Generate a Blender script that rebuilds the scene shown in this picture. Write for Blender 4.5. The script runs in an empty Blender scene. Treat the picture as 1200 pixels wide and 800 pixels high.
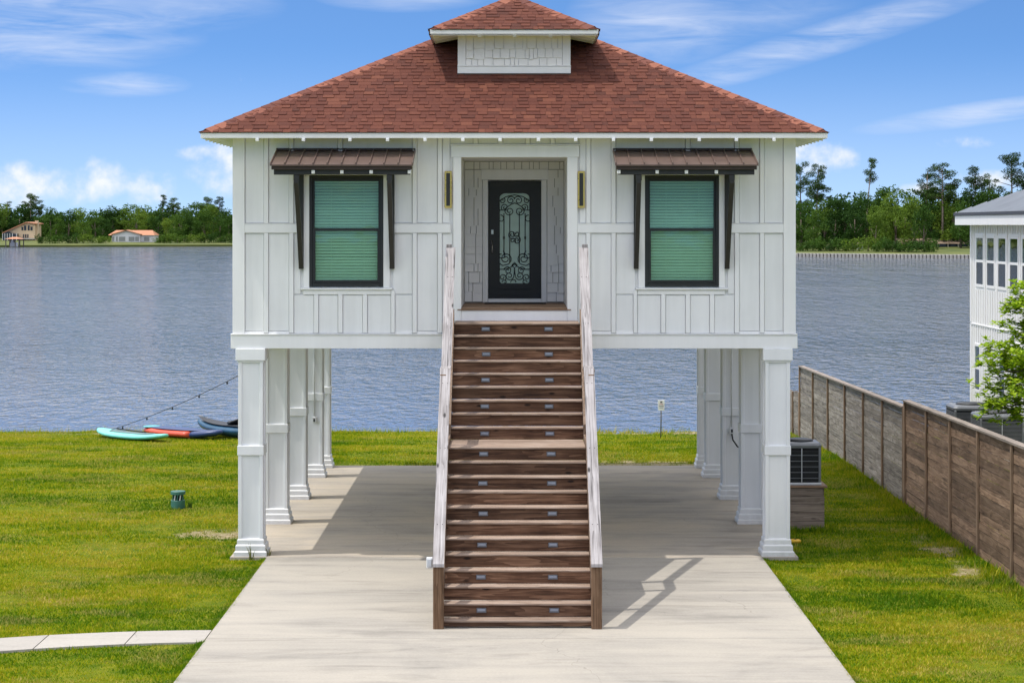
import bpy, math, random
import numpy as np
from mathutils import Vector, Matrix
random.seed(7); RNG = np.random.default_rng(7)
scene = bpy.context.scene
col = scene.collection

# ------------------------------------------------------------------ camera
CAM_H = 5.356
cam_d = bpy.data.cameras.new('camera'); cam = bpy.data.objects.new('camera', cam_d); col.objects.link(cam)
cam.location = (0, 0, CAM_H); cam.rotation_euler = (math.radians(90), 0, 0)
cam_d.sensor_width = 36; cam_d.lens = 36*2482/1200
cam_d.shift_x = -2.5/1200; cam_d.shift_y = -136/1200
cam_d.clip_end = 5000; cam_d.clip_start = 0.1
scene.camera = cam

# ------------------------------------------------------------------ node helper
class G:
    def __init__(s, tree): s.t = tree
    def n(s, typ, ins=None, **at):
        nd = s.t.nodes.new('ShaderNode'+typ)
        for k, v in at.items(): setattr(nd, k, v)
        for k, v in (ins or {}).items():
            sk = nd.inputs[k]
            if isinstance(v, bpy.types.NodeSocket): s.t.links.new(v, sk)
            else: sk.default_value = v
        return nd
    def m(s, op, a, b=None, c=None, clamp=False):
        ins = {0: a}
        if b is not None: ins[1] = b
        if c is not None: ins[2] = c
        return s.n('Math', ins, operation=op, use_clamp=clamp).outputs[0]
    def ramp(s, fac, stops, interp='LINEAR'):
        nd = s.n('ValToRGB', {0: fac}); cr = nd.color_ramp; cr.interpolation = interp
        while len(cr.elements) < len(stops): cr.elements.new(0.5)
        for e, (p, c) in zip(cr.elements, stops):
            e.position = p; e.color = (*c, 1) if len(c) == 3 else c
        return nd.outputs[0]
    def mix(s, fac, a, b, bt='MIX'):
        nd = s.n('Mix', data_type='RGBA', blend_type=bt)
        for i, v in ((0, fac), (6, a), (7, b)):
            if isinstance(v, bpy.types.NodeSocket): s.t.links.new(v, nd.inputs[i])
            else: nd.inputs[i].default_value = (*v, 1) if isinstance(v, tuple) and len(v) == 3 else v
        return nd.outputs[2]
    def noise(s, vec, scale, detail=4, rough=0.55, dist=0.0):
        ins = {'Scale': scale, 'Detail': detail, 'Roughness': rough, 'Distortion': dist}
        if vec is not None: ins['Vector'] = vec
        return s.n('TexNoise', ins).outputs[0]
    def mapping(s, vec, scale=(1,1,1), loc=(0,0,0), rot=(0,0,0)):
        return s.n('Mapping', {'Vector': vec, 'Scale': scale, 'Location': loc, 'Rotation': rot}).outputs[0]

# ------------------------------------------------------------------ world: sky with thin cirrus and low cumulus
SUN = Vector((-0.373, -0.08, 1.0)).normalized()
SUN_EL = math.asin(SUN.z); SUN_AZ = math.atan2(SUN.x, SUN.y)
world = bpy.data.worlds.new('World'); scene.world = world; world.use_nodes = True
wt = world.node_tree; wt.nodes.clear(); g = G(wt)
tc = g.n('TexCoord').outputs['Generated']
sep = g.n('SeparateXYZ', {0: tc}); dx, dy, dz = sep.outputs
lift = g.n('CombineXYZ', {0: dx, 1: dy, 2: g.m('ADD', g.m('MULTIPLY', g.m('MAXIMUM', dz, 0.0), 3.2), 0.10)}).outputs[0]
lift = g.n('VectorMath', {0: lift}, operation='NORMALIZE').outputs[0]
sky = g.n('TexSky', {'Vector': lift}, sky_type='NISHITA', sun_disc=False, sun_elevation=SUN_EL,
          sun_rotation=SUN_AZ, altitude=0, air_density=1.0, dust_density=0.6, ozone_density=2.2)
skyc = g.mix(1.0, sky.outputs[0], (0.50, 0.71, 0.90), 'MULTIPLY')
az = g.m('ARCTAN2', dx, dy)
el = g.m('ARCSINE', dz)
azp = g.m('MULTIPLY', az, 24.82); elp = g.m('MULTIPLY', el, 24.82)      # hundreds of pixels of the photograph's scale
v2 = g.n('CombineXYZ', {0: azp, 1: elp, 2: 0.0}).outputs[0]
nz = g.noise(v2, 2.6, 6, 0.58)
nzw = g.noise(g.mapping(v2, (0.5, 3.2, 1), (3, 0, 0), (0, 0, -0.16)), 1.3, 5, 0.6, 0.6)
def blob(px, py, rx, ry, amp=1.0):
    cx, cy = (px-602.5)/100, (264-py)/100
    a = g.m('DIVIDE', g.m('SUBTRACT', azp, cx), rx/100); b = g.m('DIVIDE', g.m('SUBTRACT', elp, cy), ry/100)
    return g.m('SUBTRACT', amp, g.m('ADD', g.m('MULTIPLY', a, a), g.m('MULTIPLY', b, b)))
field = None
for b in [(15,220,80,30),(75,218,70,24),(125,214,60,26),(165,222,45,22),(235,180,28,12),(262,205,40,30),(290,190,50,45),
          (950,178,50,26),(982,183,26,16),(1122,170,40,12,.45),(1065,222,34,8),(1165,212,50,12)]:
    f = g.m('MAXIMUM', blob(*b), -1.0); field = f if field is None else g.m('MAXIMUM', field, f)
# the same low cumulus goes on all round the horizon
wide = g.noise(g.mapping(v2, (0.45, 1.0, 1), (9, 2, 0)), 1.0, 3, 0.5)
band = g.m('SUBTRACT', 1.0, g.m('ABSOLUTE', g.m('DIVIDE', g.m('SUBTRACT', elp, 0.55), 0.75)))
outm = g.m('SMOOTH_MIN', 1.0, g.m('MULTIPLY', g.m('MAXIMUM', g.m('SUBTRACT', g.m('ABSOLUTE', azp), 6.4), 0.0), 1.0), 0.1)
gen = g.m('SUBTRACT', g.m('MULTIPLY', g.m('MULTIPLY', g.m('MULTIPLY', wide, 2.4), g.m('MAXIMUM', band, 0.0)), outm), 0.75)
field = g.m('MAXIMUM', field, gen)
cum = g.m('SUBTRACT', g.m('ADD', field, g.m('MULTIPLY', g.m('SUBTRACT', nz, 0.5), 3.6)), 0.05)
cumf = g.n('MapRange', {0: cum, 1: -0.1, 2: 1.6, 3: 0.0, 4: 0.90}, interpolation_type='SMOOTHSTEP').outputs[0]
# cirrus: streaks inside broad soft patches
cf = None
for b in [(60,45,190,48),(120,10,220,40),(470,-5,110,22),(150,102,80,16),(780,20,120,60)]:
    f = g.m('MAXIMUM', blob(*b), 0.0); cf = f if cf is None else g.m('MAXIMUM', cf, f)
def streak(px, py, slope, half, wid, amp):
    cx, cy = (px-602.5)/100, (264-py)/100
    a = g.m('SUBTRACT', azp, cx); d = g.m('SUBTRACT', g.m('SUBTRACT', elp, cy), g.m('MULTIPLY', a, slope))
    d = g.m('DIVIDE', d, wid/100); a = g.m('DIVIDE', a, half/100)
    return g.m('MULTIPLY', g.m('MAXIMUM', g.m('SUBTRACT', 1.0, g.m('ADD', g.m('MULTIPLY', a, a), g.m('MULTIPLY', d, d))), 0.0), amp)
for s_ in [(960,50,0.30,260,24,1.0),(1140,136,0.13,150,15,1.25),(830,30,0.12,180,30,0.5)]:
    cf = g.m('MAXIMUM', cf, streak(*s_))
# elsewhere above: the same streaky veil
veil = g.m('MULTIPLY', g.noise(g.mapping(v2, (0.22, 0.5, 1), (5, 4, 0)), 1.0, 2), g.n('MapRange', {0: elp, 1: 2.7, 2: 5.0, 3: 0.0, 4: 1.3}).outputs[0])
cf = g.m('MAXIMUM', cf, veil)
cirf = g.m('MULTIPLY', cf, g.n('MapRange', {0: nzw, 1: 0.34, 2: 0.74, 3: 0.02, 4: 0.66}).outputs[0], clamp=True)
lowhaze = g.n('MapRange', {0: elp, 1: 0.0, 2: 2.2, 3: 0.42, 4: 0.0}, interpolation_type='SMOOTHSTEP').outputs[0]
CLOUD = 4.75
skyc = g.mix(lowhaze, skyc, (CLOUD*0.70, CLOUD*0.80, CLOUD*0.98))
skyc = g.mix(cirf, skyc, (CLOUD*0.80, CLOUD*0.86, CLOUD*1.0))
ctint = g.ramp(g.n('MapRange', {0: cum, 1: 0.3, 2: 2.2, 3: 0, 4: 1}).outputs[0], [(0, (CLOUD*.84, CLOUD*.89, CLOUD*.98)), (0.55, (CLOUD*.98, CLOUD*.99, CLOUD*1.0)), (1, (CLOUD*.88, CLOUD*.90, CLOUD*.95))])
skyc = g.mix(cumf, skyc, ctint)
# bright cloud added overhead, out of view, to raise and whiten the ambient light
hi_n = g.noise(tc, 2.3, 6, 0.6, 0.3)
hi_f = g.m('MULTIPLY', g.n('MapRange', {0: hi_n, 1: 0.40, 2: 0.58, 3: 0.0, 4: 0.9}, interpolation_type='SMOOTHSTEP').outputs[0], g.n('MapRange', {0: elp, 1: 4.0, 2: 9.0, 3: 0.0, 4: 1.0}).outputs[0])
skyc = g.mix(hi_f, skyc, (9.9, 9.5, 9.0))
world.cycles.sampling_method = 'MANUAL'; world.cycles.sample_map_resolution = 512
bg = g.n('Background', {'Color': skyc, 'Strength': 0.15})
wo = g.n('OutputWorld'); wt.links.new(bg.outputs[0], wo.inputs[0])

# ------------------------------------------------------------------ sun and exposure
sd = bpy.data.lights.new('sun', 'SUN'); sd.energy = 2.15; sd.angle = math.radians(0.55); sd.color = (1.0, 0.955, 0.88)
sun = bpy.data.objects.new('sun', sd); col.objects.link(sun); sun.location = SUN*60
sun.rotation_euler = SUN.to_track_quat('Z', 'Y').to_euler()
scene.view_settings.view_transform = 'Standard'; scene.view_settings.look = 'None'
scene.view_settings.gamma = 1.0; scene.view_settings.use_curve_mapping = False
scene.view_settings.exposure = 0.54
scene.render.engine = 'CYCLES'
scene.cycles.max_bounces = 7; scene.cycles.diffuse_bounces = 5; scene.cycles.transparent_max_bounces = 8

# ------------------------------------------------------------------ materials
def mat(name):
    m = bpy.data.materials.new(name); m.use_nodes = True; t = m.node_tree; t.nodes.clear()
    g = G(t); o = g.n('OutputMaterial'); b = g.n('BsdfPrincipled'); t.links.new(b.outputs[0], o.inputs[0])
    return m, g, b
def setb(g, b, **k):
    for n_, v in k.items():
        n_ = n_.replace('_', ' ')
        if isinstance(v, bpy.types.NodeSocket): g.t.links.new(v, b.inputs[n_])
        else: b.inputs[n_].default_value = (*v, 1) if isinstance(v, tuple) and len(v) == 3 else v
def bump(g, b, h, strength=0.3, dist=0.01):
    bn = g.n('Bump', {'Height': h, 'Strength': strength, 'Distance': dist}); g.t.links.new(bn.outputs[0], b.inputs['Normal'])
M = {}
def plain(name, c, rough=0.5, metal=0.0, var=0.12, scale=6.0, bmp=0.05, spec=None):
    m, g, b = mat(name); p = g.n('NewGeometry').outputs['Position']
    n1 = g.noise(p, scale, 5); lo = tuple(x*(1-var) for x in c); hi = tuple(min(1, x*(1+var)) for x in c)
    setb(g, b, Base_Color=g.ramp(n1, [(0.3, lo), (0.7, hi)]), Roughness=g.n('MapRange', {0: n1, 3: rough*0.85, 4: min(1, rough*1.15)}).outputs[0], Metallic=metal)
    if spec is not None: b.inputs['Specular IOR Level'].default_value = spec
    if bmp: bump(g, b, g.noise(p, scale*9, 3), bmp, 0.01)
    M[name] = m; return m
def paint(name, c, grime=0.10):
    m, g, b = mat(name); p = g.n('NewGeometry').outputs['Position']
    streaks = g.noise(g.mapping(p, (7, 7, 0.5)), 1.0, 4); blot = g.noise(p, 1.3, 5)
    grain = g.noise(g.mapping(p, (90, 90, 5)), 1.0, 3)
    f = g.m('ADD', g.m('MULTIPLY', streaks, 0.55), g.m('MULTIPLY', blot, 0.45))
    lo = tuple(x*(1-grime) for x in c)
    z = g.n('SeparateXYZ', {0: p}).outputs[2]
    cc = g.ramp(f, [(0.36, lo), (0.6, c)])
    rnd = g.n('ObjectInfo').outputs['Random']
    cc = g.mix(g.m('MULTIPLY', rnd, 0.05), cc, (0.55, 0.56, 0.58))
    splash = g.m('MULTIPLY', g.n('MapRange', {0: z, 1: 0.05, 2: 0.4, 3: 0.55, 4: 0}).outputs[0], g.noise(p, 12, 5))
    cc = g.mix(splash, cc, (0.38, 0.35, 0.29))
    setb(g, b, Base_Color=cc, Roughness=0.5); bump(g, b, grain, 0.12, 0.006); M[name] = m
def wood(name, cols, axis='X', rough=0.75, crack=0.4, knots=0.5, tone=0.35, grain=26, across=None):
    m, g, b = mat(name); oi = g.n('ObjectInfo').outputs['Random']
    oc = g.n('TexCoord').outputs['Object']
    off = g.n('CombineXYZ', {0: g.m('MULTIPLY', oi, 37.0), 1: g.m('MULTIPLY', oi, 91.0), 2: g.m('MULTIPLY', oi, 53.0)}).outputs[0]
    v = g.n('VectorMath', {0: oc, 1: off}, operation='ADD').outputs[0]
    ia = 'XYZ'.index(axis)
    def S(k, along):
        q = [k]*3 if across is None else [along]*3
        if across is None: q[ia] = along
        else: q['XYZ'.index(across)] = k
        return q
    sc = S(grain, 1.1)
    gn = g.noise(g.mapping(v, tuple(sc)), 1.0, 6, 0.62, 0.9)
    sc2 = S(grain*0.45, 0.6)
    cath = g.m('FRACT', g.m('MULTIPLY', g.noise(g.mapping(v, tuple(sc2)), 1.0, 2, 0.5, 0.4), 7.0))
    blot = g.noise(v, 2.2, 4)
    f = g.m('ADD', g.m('ADD', g.m('MULTIPLY', gn, 0.6), g.m('MULTIPLY', cath, 0.17)), g.m('MULTIPLY', blot, 0.32))
    c = g.ramp(f, [(0.33, cols[0]), (0.52, cols[1]), (0.72, cols[2])])
    sc3 = S(grain*1.8, 0.7)
    ck = g.noise(g.mapping(v, tuple(sc3), (5, 3, 8)), 1.0, 3, 0.6, 0.5)
    ckf = g.n('MapRange', {0: ck, 1: 0.32, 2: 0.41, 3: crack, 4: 0}).outputs[0]
    c = g.mix(ckf, c, tuple(x*0.22 for x in cols[0]))
    sk = S(5.5, 2.2)
    vo = g.n('TexVoronoi', {'Vector': g.mapping(v, tuple(sk)), 'Scale': 1.0, 'Randomness': 1.0}).outputs['Distance']
    kf = g.n('MapRange', {0: vo, 1: 0.07, 2: 0.14, 3: knots, 4: 0}).outputs[0]
    c = g.mix(kf, c, tuple(x*0.3 for x in cols[0]))
    br = g.m('ADD', 1.0-tone/2, g.m('MULTIPLY', oi, tone)); c = g.mix(1.0, c, g.n('CombineXYZ', {0: br, 1: br, 2: br}).outputs[0], 'MULTIPLY')
    setb(g, b, Base_Color=c, Roughness=rough); b.inputs['Specular IOR Level'].default_value = 0.3
    bump(g, b, g.m('SUBTRACT', gn, ckf), 0.35, 0.006); M[name] = m
plain('sheathing', (0.46, 0.45, 0.44), 0.9)
paint('white_paint', (0.86, 0.865, 0.87)); paint('white_trim', (0.88, 0.882, 0.885), 0.06); paint('soffit_white', (0.82, 0.80, 0.74), 0.06)
paint('shake_white', (0.88, 0.87, 0.855), 0.06); paint('column_white', (0.83, 0.84, 0.85), 0.08); paint('neighbor_white', (0.86, 0.85, 0.85), 0.05)
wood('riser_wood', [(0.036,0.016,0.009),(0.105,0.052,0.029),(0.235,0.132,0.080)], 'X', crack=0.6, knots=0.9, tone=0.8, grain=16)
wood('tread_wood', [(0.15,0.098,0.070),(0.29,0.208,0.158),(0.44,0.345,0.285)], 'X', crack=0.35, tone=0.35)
wood('rail_wood', [(0.14,0.126,0.124),(0.32,0.297,0.298),(0.46,0.435,0.44)], 'Y', crack=1.0, knots=0.95, tone=0.15, grain=30, across='X')
wood('rail_board_wood', [(0.12,0.085,0.06),(0.22,0.165,0.12),(0.32,0.25,0.20)], 'Y', crack=0.6, tone=0.15, across='X')
wood('post_wood', [(0.065,0.034,0.018),(0.145,0.082,0.044),(0.245,0.152,0.092)], 'Z', crack=0.6, tone=0.2)
wood('string_wood', [(0.10,0.065,0.045),(0.20,0.14,0.10),(0.30,0.22,0.17)], 'Y', crack=0.5, tone=0.2)
wood('fence_brown', [(0.085,0.050,0.032),(0.19,0.120,0.078),(0.31,0.21,0.145)], 'Y', crack=0.65, knots=0.7, tone=0.75, grain=14)
wood('fence_grey', [(0.105,0.085,0.068),(0.23,0.198,0.168),(0.36,0.322,0.285)], 'Y', crack=0.75, knots=0.7, tone=0.45, grain=14)
wood('fence_post_wood', [(0.12,0.075,0.045),(0.22,0.145,0.095),(0.33,0.23,0.16)], 'Z', crack=0.5, tone=0.3)
wood('fence_cap_wood', [(0.15,0.12,0.098),(0.24,0.20,0.17),(0.33,0.28,0.245)], 'Y', crack=0.5, tone=0.2)
wood('crib_wood', [(0.11,0.085,0.068),(0.21,0.165,0.13),(0.31,0.25,0.205)], 'X', crack=0.6, tone=0.35, grain=16)
wood('porch_wood', [(0.13,0.08,0.05),(0.24,0.155,0.10),(0.34,0.24,0.17)], 'X', crack=0.4, tone=0.2)
plain('black_frame', (0.016, 0.016, 0.017), 0.35, var=0.25, bmp=0.02)
plain('bracket_black', (0.022, 0.021, 0.020), 0.45, var=0.3)
plain('door_black', (0.008, 0.009, 0.010), 0.5, var=0.3, bmp=0.02)
plain('iron_black', (0.010, 0.010, 0.011), 0.4, var=0.2)
plain('bronze_metal', (0.155, 0.105, 0.088), 0.42, 0.25, var=0.14, scale=3, bmp=0.02)
plain('bronze_dark', (0.060, 0.038, 0.030), 0.45, 0.2, var=0.2)
plain('brass', (0.75, 0.52, 0.16), 0.28, 0.9, var=0.1)
plain('lamp_dark', (0.03, 0.026, 0.022), 0.3)
plain('nickel', (0.55, 0.54, 0.52), 0.3, 0.9)
plain('step_lamp', (0.17, 0.18, 0.21), 0.35, 0.7, var=0.1)
plain('step_lens', (0.26, 0.29, 0.36), 0.3, 0.1)
plain('galvanised', (0.48, 0.49, 0.50), 0.4, 0.6, var=0.15)
plain('pvc_grey', (0.66, 0.67, 0.68), 0.5)
plain('rubber_black', (0.012, 0.012, 0.012), 0.6)
plain('ac_dark', (0.028, 0.030, 0.033), 0.45, 0.3, var=0.2)
plain('ac_grey', (0.19, 0.20, 0.215), 0.42, 0.3, var=0.12)
plain('ac_light', (0.55, 0.57, 0.60), 0.4, 0.3)
plain('dark_void', (0.012, 0.012, 0.013), 0.9)
plain('room_dark', (0.10, 0.10, 0.10), 0.9)
plain('blind', (0.80, 0.88, 0.82), 0.55, var=0.03)
plain('metal_roof', (0.235, 0.26, 0.30), 0.42, 0.35, var=0.10, scale=1.5, bmp=0.02)
plain('metal_roof_edge', (0.06, 0.055, 0.055), 0.5, 0.2)
plain('roof_deck', (0.045, 0.020, 0.016), 0.9)
plain('teal_board', (0.20, 0.66, 0.58), 0.35, var=0.06); plain('pad_grey', (0.16, 0.24, 0.25), 0.8)
plain('red_board', (0.72, 0.10, 0.055), 0.35, var=0.12); plain('blue_board', (0.020, 0.045, 0.15), 0.35, var=0.15); plain('turq_board', (0.10, 0.42, 0.46), 0.4)
plain('kayak_blue', (0.035, 0.105, 0.185), 0.35, var=0.3, scale=3); plain('kayak_dark', (0.012, 0.016, 0.022), 0.5)
plain('green_plastic', (0.045, 0.155, 0.12), 0.5, var=0.15); plain('white_plastic', (0.72, 0.72, 0.70), 0.45)
plain('yellow_plastic', (0.75, 0.45, 0.03), 0.45); plain('sign_white', (0.80, 0.80, 0.80), 0.4); plain('sign_ink', (0.10, 0.08, 0.09), 0.6); plain('sign_red', (0.45, 0.05, 0.05), 0.6)
plain('sign_post', (0.16, 0.15, 0.14), 0.5, 0.4)
plain('bark', (0.13, 0.10, 0.075), 0.9, var=0.35, scale=4, bmp=0.5); plain('pine_bark', (0.20, 0.155, 0.125), 0.9, var=0.3, scale=2, bmp=0.5)
plain('cream_stucco', (0.66, 0.50, 0.33), 0.8, var=0.05); plain('house_white', (0.72, 0.71, 0.72), 0.7, var=0.05)
plain('terracotta', (0.46, 0.21, 0.115), 0.8, var=0.2); plain('brown_roof', (0.24, 0.175, 0.125), 0.85, var=0.2)
plain('window_dark', (0.03, 0.035, 0.045), 0.12); plain('bulkhead', (0.50, 0.47, 0.42), 0.8, var=0.25); plain('bulkhead_dark', (0.11, 0.095, 0.08), 0.8, var=0.3)
plain('boat_white', (0.75, 0.76, 0.78), 0.3); plain('shed_grey', (0.28, 0.29, 0.28), 0.8); plain('dirt', (0.30, 0.22, 0.14), 0.95, var=0.3, bmp=0.4)

def glass(name, tint, refl=1.0):
    m = bpy.data.materials.new(name); m.use_nodes = True; t = m.node_tree; t.nodes.clear(); g = G(t)
    tr = g.n('BsdfTransparent', {'Color': (*tint, 1)}); p = g.n('NewGeometry').outputs['Position']
    gl = g.n('BsdfGlossy', {'Color': (0.9, 1, 0.95, 1), 'Roughness': 0.02})
    bn = g.n('Bump', {'Height': g.noise(p, 2.2, 2), 'Strength': 0.08, 'Distance': 0.02}); t.links.new(bn.outputs[0], gl.inputs['Normal'])
    fr = g.n('Fresnel', {'IOR': 1.52})
    ms = g.n('MixShader', {0: g.m('MULTIPLY', fr.outputs[0], refl*1.6, clamp=True), 1: tr.outputs[0], 2: gl.outputs[0]})
    o = g.n('OutputMaterial'); t.links.new(ms.outputs[0], o.inputs[0]); M[name] = m
glass('window_glass', (0.80, 0.925, 0.87), 0.40); glass('door_glass_clear', (0.8, 0.95, 0.88), 0.6); glass('neighbor_glass', (0.45, 0.72, 0.66), 0.8)
plain('door_glass_back', (0.46, 0.62, 0.545), 0.35, var=0.06)

def shingle_mat(name, attr):
    m, g, b = mat(name); p = g.n('NewGeometry').outputs['Position']
    r = g.n('Attribute', attribute_name='rnd').outputs['Fac'] if attr else g.n('ObjectInfo').outputs['Random']
    gr = g.noise(p, 160, 2); bl = g.noise(p, 0.9, 4)
    r2 = g.m('ADD', g.m('MULTIPLY', r, 0.82), g.m('MULTIPLY', bl, 0.18))
    c = g.ramp(r2, [(0.04, (0.080, 0.030, 0.022)), (0.22, (0.108, 0.037, 0.026)), (0.62, (0.124, 0.042, 0.028)), (0.84, (0.140, 0.049, 0.032)), (0.97, (0.185, 0.070, 0.043))])
    c = g.mix(0.5, c, g.ramp(gr, [(0.3, (0.45, 0.45, 0.45)), (0.7, (1.3, 1.25, 1.2))]), 'MULTIPLY')
    setb(g, b, Base_Color=c, Roughness=0.92); b.inputs['Specular IOR Level'].default_value = 0.2
    bump(g, b, gr, 0.5, 0.004); M[name] = m
shingle_mat('shingle', False); shingle_mat('shingle_field', True)
m, g, b = mat('hip_cap'); p = g.n('NewGeometry').outputs['Position']; r = g.n('ObjectInfo').outputs['Random']
c = g.ramp(r, [(0.1, (0.13, 0.042, 0.030)), (0.5, (0.20, 0.066, 0.042)), (0.9, (0.28, 0.100, 0.060))])
c = g.mix(0.5, c, g.ramp(g.noise(p, 160, 2), [(0.3, (0.5,)*3), (0.7, (1.3,)*3)]), 'MULTIPLY'); setb(g, b, Base_Color=c, Roughness=0.92); M['hip_cap'] = m

def concrete(name, c, warm):
    m, g, b = mat(name); p = g.n('NewGeometry').outputs['Position']; oi = g.n('ObjectInfo').outputs['Random']
    big = g.noise(p, 0.42, 6, 0.66, 0.6); strk = g.noise(g.mapping(p, (0.35, 2.2, 1)), 1.0, 5, 0.62, 0.7); fine = g.noise(p, 28, 4); grit = g.noise(p, 190, 2)
    f = g.m('ADD', g.m('MULTIPLY', big, 0.5), g.m('MULTIPLY', strk, 0.5))
    cc = g.ramp(f, [(0.30, tuple(x*0.60 for x in c)), (0.45, c), (0.53, tuple((x+y)/2 for x, y in zip(c, warm))), (0.68, warm)])
    st = g.n('MapRange', {0: g.noise(g.mapping(p, (0.5, 1.9, 1), (4, 7, 0)), 0.8, 6, 0.65, 0.5), 1: 0.55, 2: 0.72, 3: 0, 4: 0.55}).outputs[0]
    cc = g.mix(st, cc, tuple(x*0.5 for x in c))
    cr = g.n('TexVoronoi', {'Vector': g.n('VectorMath', {0: p, 1: g.n('VectorMath', {0: g.n('TexNoise', {'Vector': p, 'Scale': 1.7, 'Detail': 4.0}).outputs[1], 1: (0.5, 0.5, 0.5)}, operation='MULTIPLY').outputs[0]}, operation='ADD').outputs[0], 'Scale': 0.22}, feature='DISTANCE_TO_EDGE').outputs[0]
    ckf = g.n('MapRange', {0: cr, 1: 0.0, 2: 0.0016, 3: 0.45, 4: 0}).outputs[0]
    cc = g.mix(ckf, cc, tuple(x*0.4 for x in c))
    cc = g.mix(0.35, cc, g.ramp(fine, [(0.25, (0.75,)*3), (0.75, (1.15,)*3)]), 'MULTIPLY')
    tn = g.m('ADD', 0.94, g.m('MULTIPLY', oi, 0.10)); cc = g.mix(1.0, cc, g.n('CombineXYZ', {0: tn, 1: tn, 2: tn}).outputs[0], 'MULTIPLY')
    setb(g, b, Base_Color=cc, Roughness=0.85); bump(g, b, g.m('ADD', fine, g.m('MULTIPLY', grit, 0.5)), 0.2, 0.006); M[name] = m
concrete('drive_concrete', (0.345, 0.318, 0.278), (0.435, 0.395, 0.335)); concrete('slab_concrete', (0.37, 0.330, 0.280), (0.50, 0.425, 0.325)); concrete('walk_concrete', (0.385, 0.355, 0.315), (0.43, 0.40, 0.36))

BARE = [(-5.0,36.9,.85,.75),(2.6,47.5,1.9,.8),(4.3,47.4,1.0,.7),(-2.5,47.25,1.2,.22),(7.05,35.2,.32,1.6),(7.0,33.0,.28,1.2),(5.9,47.0,.5,.8),(3.6,57.3,2.6,.4),(-10,57.0,3.0,.25)]
_lat = np.random.default_rng(77).random((256, 256))
def vnoise(x, y):
    xi, yi = np.floor(x).astype(int), np.floor(y).astype(int); fx, fy = x-xi, y-yi; fx = fx*fx*(3-2*fx); fy = fy*fy*(3-2*fy)
    L = lambda a, c: _lat[a % 256, c % 256]
    return (L(xi, yi)*(1-fx)+L(xi+1, yi)*fx)*(1-fy)+(L(xi, yi+1)*(1-fx)+L(xi+1, yi+1)*fx)*fy
def fbm(x, y, o=4, k=0.55):
    s, a, t = 0, 1.0, 0
    for i in range(o): s = s+a*vnoise(x*2**i+17*i, y*2**i+31*i); t += a; a *= k
    return s/t
def bare(x, y):
    m_ = np.full(np.shape(x), -1.2)
    for (a, c, rx, ry) in BARE: m_ = np.maximum(m_, 1-((x-a)/rx)**2-((y-c)/ry)**2)
    return np.clip((m_*1.3+(fbm(x*3.1, y*3.1, 4, 0.7)-0.5)*4.5-0.25)/0.9, 0, 1)
def grass_rgb(x, y, r):
    f = 0.46*fbm(x*0.30+5, y*0.8, 4)+0.32*fbm(x*1.1, y*2.4+9, 4)+0.22*fbm(x*4.5+3, y*5.5, 3)
    f = f+(r-0.5)*0.28+0.20*(fbm(x*0.16+2, y*0.34+5, 3)-0.5)
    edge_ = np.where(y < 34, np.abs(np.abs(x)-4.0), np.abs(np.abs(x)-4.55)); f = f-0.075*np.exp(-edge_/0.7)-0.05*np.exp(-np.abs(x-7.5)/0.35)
    st = [0.30, 0.42, 0.50, 0.58, 0.70]; c = np.array([(0.065, 0.155, 0.006), (0.165, 0.262, 0.007), (0.285, 0.328, 0.010), (0.390, 0.368, 0.017), (0.49, 0.39, 0.065)])
    rgb = np.stack([np.interp(f, st, c[:, i]) for i in range(3)], -1); b_ = bare(x, y)[:, None]*0.6
    dead = np.clip((fbm(x*0.9+40, y*1.5+8, 4, 0.65)-0.56)/0.12, 0, 1)[:, None]*np.where(r > 0.45, 0.60, 0.05)[:, None]; rgb = rgb*(1-dead)+np.array([0.42, 0.335, 0.13])*dead
    return rgb*(1-b_)+np.array([0.40, 0.32, 0.16])*b_
m, g, b = mat('lawn_soil'); p = g.n('NewGeometry').outputs['Position']; fn = g.noise(p, 55, 4)
c = g.ramp(g.noise(p, 2.5, 4), [(0.35, (0.10, 0.16, 0.008)), (0.65, (0.23, 0.24, 0.015))]); c = g.mix(0.75, c, g.ramp(fn, [(0.3, (0.45,)*3), (0.7, (1.35,)*3)]), 'MULTIPLY')
c = g.mix(g.m('MULTIPLY', g.n('Attribute', attribute_name='bare').outputs['Fac'], 0.85), c, g.ramp(g.noise(p, 9, 4), [(0.3, (0.26, 0.19, 0.11)), (0.7, (0.52, 0.43, 0.29))]))
setb(g, b, Base_Color=c, Roughness=0.95); b.inputs['Specular IOR Level'].default_value = 0.1; bump(g, b, fn, 0.8, 0.04); M['lawn_soil'] = m
def leafy(name, colfn, trans=0.35):
    m = bpy.data.materials.new(name); m.use_nodes = True; t = m.node_tree; t.nodes.clear(); g = G(t)
    c = colfn(g); d = g.n('BsdfDiffuse', {'Color': c}); tr = g.n('BsdfTranslucent', {'Color': g.mix(1.0, c, (1.25, 1.3, 0.55), 'MULTIPLY')})
    gl = g.n('BsdfGlossy', {'Color': (1, 1, 1, 1), 'Roughness': 0.45})
    ms = g.n('MixShader', {0: trans, 1: d.outputs[0], 2: tr.outputs[0]}); ms = g.n('MixShader', {0: 0.004, 1: ms.outputs[0], 2: gl.outputs[0]})
    o = g.n('OutputMaterial'); t.links.new(ms.outputs[0], o.inputs[0]); M[name] = m
def _blade(g): return g.n('Attribute', attribute_name='tint').outputs['Color']
leafy('grass_blades', _blade, 0.3)
def leafcol(lo, mid, hi, k=0.6):
    def f(g):
        r = g.n('Attribute', attribute_name='rnd').outputs['Fac']; o = g.n('ObjectInfo').outputs['Random']
        return g.ramp(g.m('ADD', g.m('MULTIPLY', r, k), g.m('MULTIPLY', o, 1-k)), [(0.15, lo), (0.5, mid), (0.85, hi)])
    return f
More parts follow.
